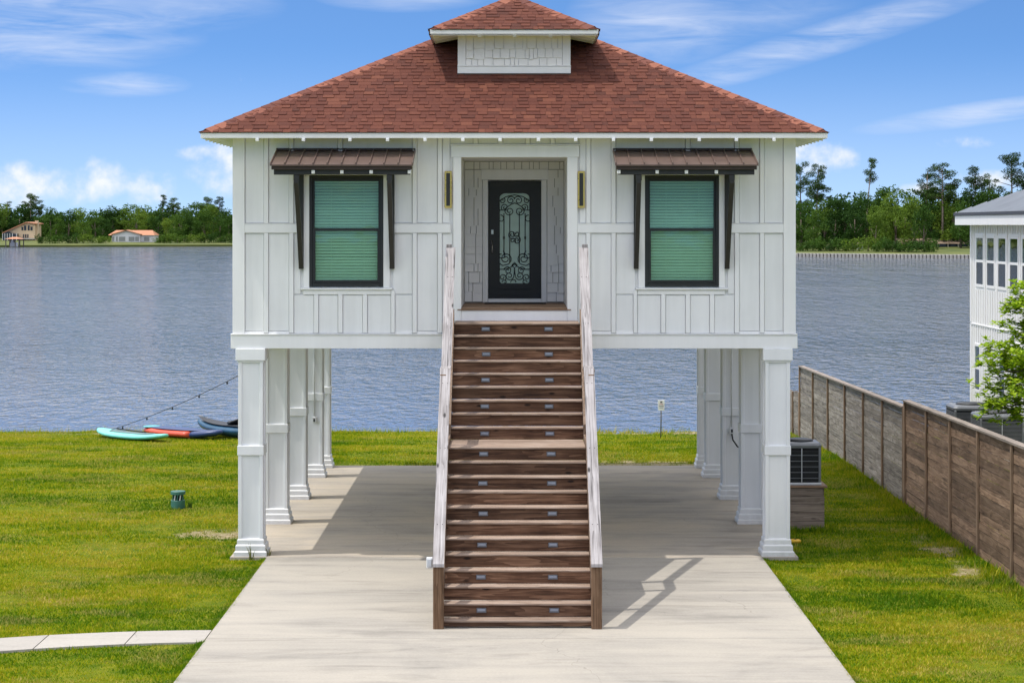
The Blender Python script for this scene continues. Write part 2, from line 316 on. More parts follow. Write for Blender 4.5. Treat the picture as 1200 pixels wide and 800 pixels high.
leafy('oak_leaves', leafcol((0.022, 0.054, 0.014), (0.058, 0.118, 0.022), (0.155, 0.23, 0.035), 0.4), 0.25)
leafy('pine_needles', leafcol((0.022, 0.046, 0.014), (0.044, 0.082, 0.020), (0.085, 0.135, 0.026), 0.5), 0.15)
leafy('wood_leaves', leafcol((0.014, 0.036, 0.012), (0.030, 0.070, 0.016), (0.062, 0.118, 0.022), 0.85), 0.2)
leafy('bright_leaves', leafcol((0.14, 0.25, 0.018), (0.30, 0.43, 0.030), (0.46, 0.58, 0.07), 0.9), 0.35)
leafy('weed', leafcol((0.08, 0.11, 0.02), (0.16, 0.17, 0.04), (0.28, 0.24, 0.09), 0.9), 0.3)

m, g, b = mat('lake_water'); p = g.n('NewGeometry').outputs['Position']
def wv(sx, sy, rot, off): return g.noise(g.mapping(p, (sx, sy, 1), (off, off*2, 0), (0, 0, rot)), 1.0, 2, 0.5, 0.25)
ws = [(wv(4.2, 3.0, .1, 0), .12), (wv(2.4, 1.2, -.06, 3), .38), (wv(1.5, .50, .05, 7), .85), (wv(1.0, .22, -.03, 11), .98), (wv(.75, .10, .02, 15), 1.9), (wv(.45, .042, -.02, 19), 3.6)]
far2 = g.n('MapRange', {0: g.n('SeparateXYZ', {0: p}).outputs[1], 1: 140, 2: 420, 3: 0.0, 4: 1.0}).outputs[0]
far_ = g.n('MapRange', {0: g.n('SeparateXYZ', {0: p}).outputs[1], 1: 80, 2: 300, 3: 0.25, 4: 1.0}).outputs[0]
h = None
for n_, k_ in ws:
    q = g.m('MULTIPLY', n_, k_)
    if k_ > .4: q = g.m('MULTIPLY', q, far2 if k_ > 1 else far_)
    h = q if h is None else g.m('ADD', h, q)
w3 = g.noise(g.mapping(p, (0.012, 0.05, 1)), 1.0, 3)
calm = g.n('MapRange', {0: g.n('SeparateXYZ', {0: p}).outputs[1], 1: 60, 2: 100, 3: 0.16, 4: 1.0}).outputs[0]
h = g.m('MULTIPLY', g.m('MULTIPLY', h, g.m('ADD', 0.6, g.m('MULTIPLY', w3, 0.8))), calm)
bump(g, b, h, 1.0, 1.15)
setb(g, b, Base_Color=g.ramp(w3, [(0.3, (0.090, 0.105, 0.135)), (0.7, (0.135, 0.150, 0.182))]), Roughness=0.08, IOR=1.33); M['lake_water'] = m
m, g, b = mat('far_grass'); p = g.n('NewGeometry').outputs['Position']
setb(g, b, Base_Color=g.ramp(g.noise(p, 0.15, 4), [(0.3, (0.05, 0.08, 0.012)), (0.7, (0.14, 0.15, 0.028))]), Roughness=0.95); M['far_grass'] = m

# ------------------------------------------------------------------ mesh helpers
W = {}
def tag(o, label=None, cat=None, group=None, kind=None):
    for k, v in (('label', label), ('category', cat), ('group', group), ('kind', kind)):
        if v: o[k] = v
    return o
def link(o, parent, loc):
    loc = Vector(loc); col.objects.link(o); W[o.name] = loc
    if parent is not None: o.parent = parent; o.location = loc - W[parent.name]
    else: o.location = loc
    return o
def empty(name, loc, label=None, cat=None, group=None, parent=None):
    o = bpy.data.objects.new(name, None); o.empty_display_size = 0.3
    link(o, parent, loc); return tag(o, label, cat, group)
class MB:
    def __init__(s): s.v = []; s.f = []
    def poly(s, pts, faces):
        k = len(s.v); s.v += [tuple(p) for p in pts]; s.f += [tuple(i+k for i in f) for f in faces]; return s
    def box(s, x0, x1, y0, y1, z0, z1, b=0.0):
        if x0 > x1: x0, x1 = x1, x0
        if y0 > y1: y0, y1 = y1, y0
        if z0 > z1: z0, z1 = z1, z0
        if b <= 0:
            P = [(x, y, z) for z in (z0, z1) for y in (y0, y1) for x in (x0, x1)]
            return s.poly(P, [(0,2,3,1),(4,5,7,6),(0,1,5,4),(2,6,7,3),(0,4,6,2),(1,3,7,5)])
        b = min(b, (x1-x0)*.45, (y1-y0)*.45, (z1-z0)*.45)
        P = []; idx = {}
        for i, x in enumerate((x0, x1)):
            for j, y in enumerate((y0, y1)):
                for k, z in enumerate((z0, z1)):
                    sx, sy, sz = (b if i == 0 else -b), (b if j == 0 else -b), (b if k == 0 else -b)
                    idx[i,j,k] = len(P); P += [(x, y+sy, z+sz), (x+sx, y, z+sz), (x+sx, y+sy, z)]
        I = lambda i, j, k, a: idx[i,j,k]+a
        F = [(I(0,0,0,0),I(0,0,1,0),I(0,1,1,0),I(0,1,0,0)),(I(1,0,0,0),I(1,1,0,0),I(1,1,1,0),I(1,0,1,0)),
             (I(0,0,0,1),I(1,0,0,1),I(1,0,1,1),I(0,0,1,1)),(I(0,1,0,1),I(0,1,1,1),I(1,1,1,1),I(1,1,0,1)),
             (I(0,0,0,2),I(0,1,0,2),I(1,1,0,2),I(1,0,0,2)),(I(0,0,1,2),I(1,0,1,2),I(1,1,1,2),I(0,1,1,2))]
        for j in (0,1):
            for k in (0,1): F.append((I(0,j,k,1),I(1,j,k,1),I(1,j,k,2),I(0,j,k,2)) if (j^k) == 1 else (I(0,j,k,1),I(0,j,k,2),I(1,j,k,2),I(1,j,k,1)))
        for i in (0,1):
            for k in (0,1): F.append((I(i,0,k,0),I(i,0,k,2),I(i,1,k,2),I(i,1,k,0)) if (i^k) == 1 else (I(i,0,k,0),I(i,1,k,0),I(i,1,k,2),I(i,0,k,2)))
        for i in (0,1):
            for j in (0,1): F.append((I(i,j,0,0),I(i,j,1,0),I(i,j,1,1),I(i,j,0,1)) if (i^j) == 0 else (I(i,j,0,0),I(i,j,0,1),I(i,j,1,1),I(i,j,1,0)))
        for i in (0,1):
            for j in (0,1):
                for k in (0,1):
                    t = (I(i,j,k,0),I(i,j,k,1),I(i,j,k,2)); F.append(t if (i+j+k) % 2 == 0 else t[::-1])
        return s.poly(P, F)
    def tube(s, pts, r, n=8, closed=False, cap=True):
        pts = [Vector(p) for p in pts]; k0 = len(s.v); rs = r if isinstance(r, (list, tuple)) else [r]*len(pts)
        up = Vector((0.13, 0.31, 0.94))
        for i, p in enumerate(pts):
            d = (pts[min(i+1, len(pts)-1)]-pts[max(i-1, 0)]).normalized()
            a = d.cross(up); a = a.normalized() if a.length > 1e-4 else d.orthogonal().normalized(); c = d.cross(a)
            for q in range(n):
                t = 2*math.pi*q/n; s.v.append(tuple(p + (a*math.cos(t)+c*math.sin(t))*rs[i]))
        for i in range(len(pts)-1):
            for q in range(n):
                s.f.append((k0+i*n+q, k0+i*n+(q+1) % n, k0+(i+1)*n+(q+1) % n, k0+(i+1)*n+q))
        if cap: s.f.append(tuple(k0+q for q in range(n))[::-1]); s.f.append(tuple(k0+(len(pts)-1)*n+q for q in range(n)))
        return s
    def lathe(s, cx, cy, prof, n=20):
        k0 = len(s.v)
        for (r, z) in prof:
            for q in range(n): t = 2*math.pi*q/n; s.v.append((cx+r*math.cos(t), cy+r*math.sin(t), z))
        for i in range(len(prof)-1):
            for q in range(n): s.f.append((k0+i*n+q, k0+i*n+(q+1) % n, k0+(i+1)*n+(q+1) % n, k0+(i+1)*n+q))
        s.f.append(tuple(k0+q for q in range(n))[::-1]); s.f.append(tuple(k0+(len(prof)-1)*n+q for q in range(n)))
        return s
    def prism(s, pts, axis, a, b):
        """outline pts (2-D) swept along an axis from a to b"""
        mk = {'X': lambda p, t: (t, p[0], p[1]), 'Y': lambda p, t: (p[0], t, p[1]), 'Z': lambda p, t: (p[0], p[1], t)}[axis]
        n = len(pts); P = [mk(p, a) for p in pts]+[mk(p, b) for p in pts]
        return s.poly(P, [tuple(range(n)), tuple(range(2*n-1, n-1, -1))]+[(i, i+n, (i+1) % n+n, (i+1) % n) for i in range(n)])
    def loft(s, secs):
        k0 = len(s.v); n = len(secs[0])
        for c in secs: s.v += [tuple(p) for p in c]
        for i in range(len(secs)-1):
            for q in range(n): s.f.append((k0+i*n+q, k0+i*n+(q+1) % n, k0+(i+1)*n+(q+1) % n, k0+(i+1)*n+q))
        s.f.append(tuple(k0+q for q in range(n))[::-1]); s.f.append(tuple(k0+(len(secs)-1)*n+q for q in range(n)))
        return s
    def mesh(s, name, m, origin, smooth=False, rnd=None, fix=True):
        a = np.array(s.v, dtype=float)-np.array(origin)
        me = bpy.data.meshes.new(name); me.from_pydata(a.tolist(), [], s.f)
        if fix:
            import bmesh
            bm = bmesh.new(); bm.from_mesh(me); bmesh.ops.recalc_face_normals(bm, faces=bm.faces); bm.to_mesh(me); bm.free()
        me.materials.append(M[m])
        if smooth: me.polygons.foreach_set('use_smooth', [True]*len(me.polygons))
        if rnd is not None:
            at = me.attributes.new('rnd', 'FLOAT', 'FACE'); at.data.foreach_set('value', np.asarray(rnd, dtype=np.float32))
        return me
    def build(s, name, m, parent=None, smooth=False, rnd=None, fix=True):
        a = np.array(s.v); lo, hi = a.min(0), a.max(0); org = ((lo[0]+hi[0])/2, (lo[1]+hi[1])/2, lo[2])
        me = s.mesh(name, m, org, smooth, rnd, fix); o = bpy.data.objects.new(name, me); link(o, parent, org); return o
def box(name, m, parent, x0, x1, y0, y1, z0, z1, b=0.004): return MB().box(x0, x1, y0, y1, z0, z1, b).build(name, m, parent, fix=False)
_bc = {}
def sbox(name, m, parent, x0, x1, y0, y1, z0, z1, b=0.004):
    """a box that shares its mesh with others of the same size"""
    key = (name, m, round(x1-x0, 4), round(y1-y0, 4), round(z1-z0, 4), b)
    if key not in _bc: _bc[key] = MB().box(-(x1-x0)/2, (x1-x0)/2, -(y1-y0)/2, (y1-y0)/2, 0, z1-z0, b).mesh(name, m, (0, 0, 0), fix=False)
    o = bpy.data.objects.new(name, _bc[key]); return link(o, parent, ((x0+x1)/2, (y0+y1)/2, z0))
def arr_mesh(name, V, F, m, rnd=None):
    """numpy vertices (n,3), faces (k, 3 or 4)"""
    me = bpy.data.meshes.new(name); k = F.shape[1]
    me.vertices.add(len(V)); me.vertices.foreach_set('co', V.astype(np.float32).ravel())
    me.loops.add(F.size); me.loops.foreach_set('vertex_index', F.astype(np.int32).ravel())
    me.polygons.add(len(F)); me.polygons.foreach_set('loop_start', np.arange(0, F.size, k, dtype=np.int32)); me.polygons.foreach_set('loop_total', np.full(len(F), k, dtype=np.int32))
    me.update(calc_edges=True); me.materials.append(M[m])
    if rnd is not None: at = me.attributes.new('rnd', 'FLOAT', 'FACE'); at.data.foreach_set('value', np.asarray(rnd, dtype=np.float32))
    return me
def obj(name, me, parent=None, loc=(0, 0, 0)): return link(bpy.data.objects.new(name, me), parent, loc)

# ------------------------------------------------------------------ ground, lake, far shore
WATER_Z = -0.6
def gz(x, y):
    t = np.clip((y-48)/9.5, 0, 1); z = -0.25*t*t*(3-2*t); u = np.clip((y-57.6)/2.6, 0, 1); return z-0.95*u
xs = np.unique(np.concatenate([[-900, -400, -150, -60], np.arange(-16, 16.1, 0.2), [-30, -22, 22, 30], [60, 150, 400, 900]]))
ys = np.unique(np.concatenate([[-900, -400, -100, -20, 0], [10, 16], np.arange(21, 56, 0.2), np.arange(56, 62.1, 0.3)]))
X, Y = np.meshgrid(xs, ys); shore = 0.35*np.sin(X*0.7)+0.22*np.sin(X*1.9+1)+0.12*np.sin(X*5.1)
Z = gz(X, Y+np.where(Y > 56, shore, 0))+np.where((np.abs(X) < 30) & (Y > 8) & (Y < 57), 0.012*np.sin(X*1.7+Y*0.9)*np.sin(Y*1.3), 0)-0.012
V = np.stack([X, Y, Z], -1).reshape(-1, 3); nx = len(xs); I = np.arange((len(ys)-1)*nx).reshape(-1, nx)[:, :-1].ravel()
F = np.stack([I, I+1, I+nx+1, I+nx], -1)
lme = arr_mesh('lawn', V, F, 'lawn_soil'); at_ = lme.attributes.new('bare', 'FLOAT', 'POINT'); at_.data.foreach_set('value', bare(V[:, 0], V[:, 1]).astype(np.float32))
lawn = obj('lawn', lme); tag(lawn, 'patchy yellow green lawn round the raised white house', 'lawn', kind='structure')
wxs = np.array([-1500, -600, -200, 0, 200, 600, 1500.]); wys = np.array([57.9, 120, 250, 450, 700, 1200.])
X, Y = np.meshgrid(wxs, wys); V = np.stack([X, Y, np.full_like(X, WATER_Z)], -1).reshape(-1, 3); I = np.arange((len(wys)-1)*7).reshape(-1, 7)[:, :-1].ravel()
water = obj('water', arr_mesh('water', V, np.stack([I, I+1, I+8, I+7], -1), 'lake_water')); tag(water, 'rippled grey blue lake water behind the house', 'water', kind='structure')
SH = [(-1500, 560), (-260, 565), (-138, 575), (-70, 598), (-40, 560), (10, 470), (40, 412), (53, 399), (70, 386), (86, 375), (110, 362), (180, 330), (500, 300), (1500, 280)]
def shore_y(x): return float(np.interp(x, [p[0] for p in SH], [p[1] for p in SH]))
sx = np.unique(np.concatenate([np.array([p[0] for p in SH]), np.arange(-150, 130, 6.0)])); offs = [(0, -1.6), (0.05, -0.05), (6, 0.15), (25, 0.7), (45, 1.3), (120, 2.5), (400, 4), (1500, 6)]
rows = [[(x, shore_y(x)+o, z) for x in sx] for o, z in offs]
mb = MB(); n = len(sx)
mb.poly([p for r in rows for p in r], [(i*n+q, i*n+q+1, (i+1)*n+q+1, (i+1)*n+q) for i in range(len(rows)-1) for q in range(n-1)])
tag(mb.build('far_shore', 'far_grass'), 'low grassy bank across the lake', 'shore', kind='structure')

# slab, driveway, path: panels with open joints over a bed
def panel(parent, x0, x1, y0, y1, m, z=0.045): return box('concrete_panel', m, parent, x0, x1, y0, y1, -0.1, z, 0.008)
drive = tag(box('driveway', 'dirt', None, -3.93, 3.94, 6.0, 33.93, -0.16, 0.012, 0), 'pale concrete driveway running up to the stairs', 'driveway', kind='structure')
ye = [33.96, 30.84, 27.3, 23.8, 20.2, 16, 11, 6]
for a, c in zip(ye[1:], ye[:-1]): panel(drive, -3.97, 3.98, a+0.02, c-0.008, 'drive_concrete', 0.04)
slab = tag(box('carport_slab', 'dirt', None, -4.5, 4.5, 34.0, 46.85, -0.16, 0.012, 0), 'shaded concrete slab under the raised house', 'slab', kind='structure')
for a, c in zip([33.97, 38.3, 42.6], [38.3, 42.6, 46.9]): panel(slab, -4.56, 4.56, a+0.004, c-0.004, 'slab_concrete', 0.044)
wk = empty('path', (-8, 27, 0)); tag(wk, 'narrow pale concrete path crossing the lawn to the driveway', 'path', kind='structure')
def path_y(x): t = (-x-3.97)/2.6; return 27.56-0.12*t-0.45*t*t, 0.40+0.06*t
xsplit = [-3.985, -4.97, -6.07, -7.2, -8.35]
for xa, xb in zip(xsplit[:-1], xsplit[1:]):
    mb = MB(); secs = []
    for i in range(5):
        x = xa-0.008+(xb+0.008-xa+0.008)*i/4; c, hw = path_y(x)
        if xa == -3.985: x += (0, 0)[0]
        secs.append([(x, c-hw, -0.08), (x, c+hw, -0.08), (x, c+hw, 0.02), (x, c-hw, 0.02)])
    mb.loft(secs).build('concrete_panel', 'walk_concrete', wk)

# grass blades on the lawn in view
def lawn_mask(x, y):
    ok = (y > 22) & (y < 58.3)
    ok &= ~((np.abs(x) < 4.02) & (y < 34.0)) & ~((np.abs(x) < 4.60) & (y >= 33.93) & (y < 46.95))
    t = np.clip((-x-3.97)/2.6, 0, 1.7); c = 27.56-0.12*t-0.45*t*t; ok &= ~((x < -3.9) & (x > -8.4) & (np.abs(y-c) < 0.40+0.06*t+0.012))
    ok &= ~((x > 4.68) & (x < 5.52) & (y > 37.2) & (y < 38.2)); ok &= ~((np.abs(x-7.55) < 0.05))
    return ok
def blades(N, hmin, hmax, wid, region, edge=False):
    x = RNG.uniform(region[0], region[1], N); y = RNG.uniform(region[2], region[3], N)
    if edge:
        pass
    k = lawn_mask(x, y) & (RNG.random(N) > 0.88*bare(x, y)) & (np.abs(x) < 0.262*y+0.3)
    x, y = x[k], y[k]; n = len(x); z = gz(x, y)-0.014
    h = RNG.uniform(hmin, hmax, n)*(0.35+1.3*fbm(x*1.6, y*1.6, 4, 0.6)); a = RNG.uniform(0, 6.283, n); lean = RNG.uniform(0.1, 0.95, n)*h*1.1; la = RNG.uniform(0, 6.283, n)
    w = wid*RNG.uniform(0.6, 1.3, n)
    B0 = np.stack([x-np.cos(a)*w, y-np.sin(a)*w, z], -1); B1 = np.stack([x+np.cos(a)*w, y+np.sin(a)*w, z], -1)
    T = np.stack([x+np.cos(la)*lean, y+np.sin(la)*lean, z+h], -1)
    V = np.stack([B0, B1, T], 1).reshape(-1, 3); return V, np.arange(3*n).reshape(-1, 3), RNG.random(n)
Vs, Fs, Rs, k = [], [], [], 0
for (N, a, b_, w, reg) in [(230000, .020, .050, .010, (-15, -3.9, 22, 34)), (210000, .022, .055, .012, (-15.5, -3.9, 34, 58.3)), (100000, .020, .052, .010, (3.9, 8.3, 22, 34)), (110000, .022, .055, .011, (3.9, 9.5, 34, 52)),
                           (70000, .025, .06, .012, (-5, 9, 46.9, 58.3)), (5000, .06, .20, .009, (-16, 16, 57.0, 58.2)), (5000, .06, .15, .010, (7.1, 7.5, 26, 56)), (700, .05, .13, .010, (4.5, 5.7, 36.9, 37.25))]:
    V, F, R = blades(N, a, b_, w, reg); Vs.append(V); Fs.append(F+k); Rs.append(R); k += len(V)
# a fringe that leans over the edges of the concrete
ex = np.concatenate([np.full(9000, -4.0), np.full(9000, 4.01), np.full(4000, -4.6), np.full(4000, 4.6)]); ey = np.concatenate([RNG.uniform(22, 33.9, 18000), RNG.uniform(34, 46.9, 8000)])
sg = np.sign(ex); n = len(ex); ex = ex+sg*np.abs(RNG.normal(0, 0.03, n)); cut = np.abs(ey-27.56) > 0.42; ex, ey, sg = ex[cut], ey[cut], sg[cut]; n = len(ex)
h = RNG.uniform(.02, .075, n); a = RNG.uniform(0, 6.28, n); ov = RNG.uniform(-0.03, 0.09, n)*(0.4+1.2*fbm(ex*0, ey*1.3, 3)); z = gz(ex, ey)-0.01
V = np.stack([np.stack([ex-np.cos(a)*.009, ey-np.sin(a)*.009, z], -1), np.stack([ex+np.cos(a)*.009, ey+np.sin(a)*.009, z], -1), np.stack([ex-sg*ov, ey+RNG.normal(0, .03, n), z+h], -1)], 1).reshape(-1, 3)
Vs.append(V); Fs.append(np.arange(3*n).reshape(-1, 3)+k); Rs.append(RNG.random(n))
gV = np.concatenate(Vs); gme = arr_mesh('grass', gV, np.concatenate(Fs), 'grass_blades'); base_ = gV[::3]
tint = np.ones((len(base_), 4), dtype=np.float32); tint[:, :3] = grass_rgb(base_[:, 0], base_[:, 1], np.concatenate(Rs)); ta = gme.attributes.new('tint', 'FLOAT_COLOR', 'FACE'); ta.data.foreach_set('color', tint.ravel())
gr = obj('grass', gme); tag(gr, 'short mown grass blades covering the lawn', 'grass', kind='stuff')

# ------------------------------------------------------------------ the raised house
FW = 34.10; BW = 46.90; HX = 4.53
house = empty('raised_house', (0, 40.5, 0), 'white board and batten house raised on columns with red shingled hip roof', 'house')
WX0, WX1, WZ0, WZ1 = 2.105, 3.295, 4.372, 6.157       # windows
PX0, PX1, PZ0, PZ1 = -0.852, 0.855, 4.01, 6.45        # porch opening
mb = MB()
def wy(x0, x1, z0, z1): mb.box(x0, x1, FW+0.03, FW+0.14, z0, z1)
ZB, ZT = 3.40, 6.92
wy(-HX, -WX1, ZB, ZT); wy(-WX1, -WX0, ZB, WZ0); wy(-WX1, -WX0, WZ1, ZT); wy(-WX0, PX0, ZB, ZT); wy(PX0, PX1, ZB, PZ0-0.02); wy(PX0, PX1, PZ1, ZT)
wy(PX1, WX0, ZB, ZT); wy(WX0, WX1, ZB, WZ0); wy(WX0, WX1, WZ1, ZT); wy(WX1, HX, ZB, ZT)
fwall = mb.build('front_wall', 'white_paint', house)
for s in (-1, 1):
    sw = box('side_wall', 'white_paint', house, s*HX, s*(HX-0.14), FW+0.142, BW, ZB, ZT, 0)
    for k in range(31): sbox('batten', 'white_trim', sw, min(s*HX, s*(HX+.018)), max(s*HX, s*(HX+.018)), FW+0.35+k*0.4, FW+0.415+k*0.4, 3.62, 6.85)
    sbox('skirt_board', 'white_trim', sw, min(s*HX, s*(HX+.03)), max(s*HX, s*(HX+.03)), FW+0.02, BW, 3.376, 3.61)
box('back_wall', 'white_paint', house, -HX+.142, HX-.142, BW-0.14, BW-.002, ZB, ZT, 0)
box('floor_underside', 'soffit_white', house, -HX+.145, HX-.145, FW+0.145, BW-.145, 3.42, 3.60, 0)
# corner boards, skirt, bands, battens
P = 0.034
def trim(name, x0, x1, z0, z1, p=P, m='white_trim'): return box(name, m, fwall, x0, x1, FW-p, FW+0.0285, z0, z1, 0.004)
for s in (-1, 1):
    f = lambda a, c: (min(s*a, s*c), max(s*a, s*c))
    trim('corner_board', *f(4.335, 4.53), 3.615, 6.86, 0.03)
    CS = 3.39; CI = 2.0
    trim('window_casing', *f(WX1, CS), 4.352, 6.158, 0.03); trim('window_casing', *f(CI, WX0), 4.352, 6.158, 0.03); trim('window_casing', *f(CI, CS), 6.160, 6.26, 0.032)
    trim('window_sill', *f(1.955, 3.435), 4.322, 4.350, 0.06); trim('sill_apron', *f(1.985, 3.39), 4.243, 4.320, 0.022)
    trim('band_board', *f(CS+.002, 4.333), 5.232, 5.372); trim('band_board', *f(1.022, CI-.002), 5.232, 5.372)
    trim('band_cap', *f(CS+.002, 4.333), 5.374, 5.388, 0.036); trim('band_cap', *f(1.022, CI-.002), 5.374, 5.388, 0.036)
    for bx in (1.195, 1.60, 3.585, 3.99):
        trim('batten', bx*s-.035, bx*s+.035, 3.625, 5.230, 0.030); trim('batten', bx*s-.035, bx*s+.035, 5.390, 6.86, 0.030)
    trim('batten', 1.95*s-.03, 1.95*s+.03, 3.625, 4.318, 0.030)
    for bx in (2.40, 2.796, 3.185): trim('batten', bx*s-.035, bx*s+.035, 3.625, 4.241, 0.030)
    trim('batten', 2.796*s-.035, 2.796*s+.035, 6.262, 6.86, 0.030)
    # recessed-panel foot and head rails between battens
    for a, c in ((1.232, 1.563), (3.622, 3.953), (4.027, 4.333), (1.637, 1.918)):
        trim('panel_rail', *f(a, c), 3.612, 3.650, 0.016)
trim('skirt_board', -HX-.028, -1.13, 3.376, 3.592, 0.034); trim('skirt_board', 1.22, HX+.028, 3.376, 3.592, 0.034); trim('skirt_board', -1.128, 1.218, 3.376, 3.592, 0.03)
trim('drip_cap', -HX-.03, HX+.03, 3.594, 3.611, 0.055)
trim('frieze_board', -HX, HX, 6.862, 6.915, 0.03)
trim('porch_casing', -.982, PX0, 3.82, 6.448, 0.034); trim('porch_casing', PX1, 1.02, 3.82, 6.448, 0.034)
trim('porch_header', -1.014, 1.05, 6.45, 6.634, 0.04); trim('porch_header_cap', -1.03, 1.066, 6.636, 6.656, 0.06)
trim('porch_fascia', PX0+.002, PX1-.002, 3.80, 3.986, 0.03)
for s in (-1, 1):
    for bx in (.22, .62): trim('batten', s*bx-.035, s*bx+.035, 6.658, 6.86, 0.030)

GAP = .0075
def wall_panel(x0, x1, z0, z1):
    if x0 > x1: x0, x1 = x1, x0
    box('wall_panel', 'white_paint', fwall, x0+GAP, x1-GAP, FW, FW+.0285, z0+GAP, z1-GAP, .003)
for s in (-1, 1):
    pc = 1.02
    for (a, c) in ((4.335, 4.025), (3.955, 3.62), (1.565, 1.23)):
        wall_panel(s*a, s*c, 3.650, 5.232); wall_panel(s*a, s*c, 5.388, 6.862)
    wall_panel(s*1.16, 1.02 if s > 0 else -.982, 3.611, 5.232); wall_panel(s*1.16, 1.05 if s > 0 else -1.03, 5.388, 6.862)
    wall_panel(s*3.55, s*3.435, 4.243, 5.232); wall_panel(s*3.55, s*3.39, 5.388, 6.262); wall_panel(s*3.55, s*2.831, 6.262, 6.862); wall_panel(s*2.761, s*1.635, 6.262, 6.862)
    wall_panel(s*1.955, s*1.635, 4.243, 5.232); wall_panel(s*2.0, s*1.635, 5.388, 6.262)
    for (a, c) in ((3.55, 3.22), (3.15, 2.831), (2.761, 2.435), (2.365, 1.98), (1.92, 1.635)): wall_panel(s*a, s*c, 3.611, 4.243)
    wall_panel(s*1.03, s*.655, 6.656, 6.862); wall_panel(s*.585, s*.255, 6.656, 6.862)
wall_panel(-.185, .185, 6.656, 6.862)

# porch recess
DY = 36.34
pf = box('porch_floor', 'porch_wood', house, PX0-.06, PX1+.06, FW-.045, DY+.1, 3.99, 4.008, 0)
for k in range(16):
    y0 = FW-.05+k*.142; sbox('floor_board', 'porch_wood', pf, PX0+.004, PX1-.004, y0, y0+.136, 4.0085, 4.028)
for s, x in ((-1, PX0), (1, PX1)): box('porch_side_wall', 'shake_white', house, x, x+s*.12, FW+.142, DY+.1, 4.03, 6.6, 0)
box('porch_ceiling', 'soffit_white', house, PX0-.12, PX1+.12, FW+.142, DY+.1, 6.452, 6.50, 0)
DX0, DX1, DZ0, DZ1 = -.448, .466, 4.10, 6.111
mb = MB(); mb.box(PX0, DX0-.01, DY, DY+.1, 4.03, 6.45); mb.box(DX1+.01, PX1, DY, DY+.1, 4.03, 6.45); mb.box(DX0-.01, DX1+.01, DY, DY+.1, DZ1+.01, 6.45)
pw = mb.build('porch_back_wall', 'sheathing', house)
def shakes(parent, x0, x1, z0, z1, y, hs, avoid=None, name='shake'):
    z = z0; r = 0
    while z < z1-0.03:
        h = hs[r % len(hs)]; h = min(h, z1-z); x = x0; r += 1
        while x < x1-0.02:
            w = random.choice((.07, .10, .13, .16, .19)); w = min(w, x1-x)
            if x1-(x+w) < .04: w = x1-x
            zz = z-random.choice((0, 0, .012, .03)) if r > 1 else z
            if not avoid or not (x+w > avoid[0]+.002 and x < avoid[1]-.002 and z+h > avoid[2] and zz < avoid[3]):
                th = random.uniform(.022, .042)
                MB().prism([(y, z+h+.004), (y, zz), (y-th, zz), (y-.006, z+h+.004)], 'X', x+.0055, x+w-.0055).build(name, 'shake_white', parent)
            x += w
        z += h
AV = (-.565, .575, 0, 6.31)
shakes(pw, PX0+.003, -.545, 4.05, 6.30, DY-.002, (.17, .15, .19, .14)); shakes(pw, .563, PX1-.003, 4.05, 6.30, DY-.002, (.17, .15, .19, .14)); shakes(pw, PX0+.003, PX1-.003, 6.318, 6.44, DY-.002, (.12,))
for nm, x0, x1, z0, z1, p in (('door_casing', -.540, DX0, 4.035, 6.134, .03), ('door_casing', DX1, .558, 4.035, 6.134, .03), ('door_header', -.564, .582, 6.136, 6.312, .042), ('door_threshold', DX0+.002, DX1-.002, 4.03, 4.098, .05)):
    box(nm, 'white_trim', pw, x0, x1, DY-p, DY+.02, z0, z1)
box('door_mat', 'rubber_black', pw, -.50, .54, DY-.62, DY-.08, 4.029, 4.041)
# door
door = MB(); GX0, GX1, GZ0, GZ1 = -.247, .262, 4.36, 5.904; dyy = DY-.002
door.box(DX0+.003, GX0, dyy-.028, dyy+.02, DZ0, DZ1-.003); door.box(GX1, DX1-.003, dyy-.028, dyy+.02, DZ0, DZ1-.003)
door.box(GX0, GX1, dyy-.028, dyy+.02, DZ0, GZ0); door.box(GX0, GX1, dyy-.028, dyy+.02, GZ1, DZ1-.003)
for sx, cx in ((-1, GX0), (1, GX1)):                      # arched upper corners, clipped lower ones
    arc = [(cx-sx*.11*(1-math.cos(t)) if False else cx-sx*.11+sx*.11*math.cos(t), GZ1-.08+.08*math.sin(t)) for t in [i*math.pi/12 for i in range(7)]]
    door.prism([(cx, GZ1)]+arc[::1], 'Y', dyy-.0275, dyy+.019)
    door.prism([(cx, GZ0), (cx-sx*.03, GZ0), (cx, GZ0+.03)], 'Y', dyy-.0275, dyy+.019)
door = door.build('front_door', 'door_black', house)
box('glass_back', 'door_glass_back', door, GX0+.002, GX1-.002, dyy-.004, dyy+.012, GZ0+.002, GZ1-.002, 0)
for (x0, x1, z0, z1) in ((GX0-.03, GX1+.03, GZ0-.105, GZ0-.095), (GX0-.03, GX1+.03, GZ0-.215, GZ0-.205)): box('panel_moulding', 'door_black', door, x0, x1, dyy-.036, dyy-.029, z0, z1)
hx = DX0+.075
MB().box(hx-.022, hx+.022, dyy-.04, dyy-.029, 5.20, 5.28, .006).build('deadbolt', 'nickel', door)
MB().tube([(hx, dyy-.03, 5.09), (hx, dyy-.085, 5.07), (hx, dyy-.09, 4.99), (hx, dyy-.07, 4.90), (hx, dyy-.03, 4.88)], .011, 6).build('door_handle', 'nickel', door, True)
iy = dyy-.016
def zt(px, py): return ((565+px/5-602.5)/68.3, CAM_H-(205+py/5-264)/68.3)
def iron(pts, r=.0075):
    MB().tube([(x, iy, z) for x, z in pts], r, 5).build('iron_scroll', 'iron_black', door, True)
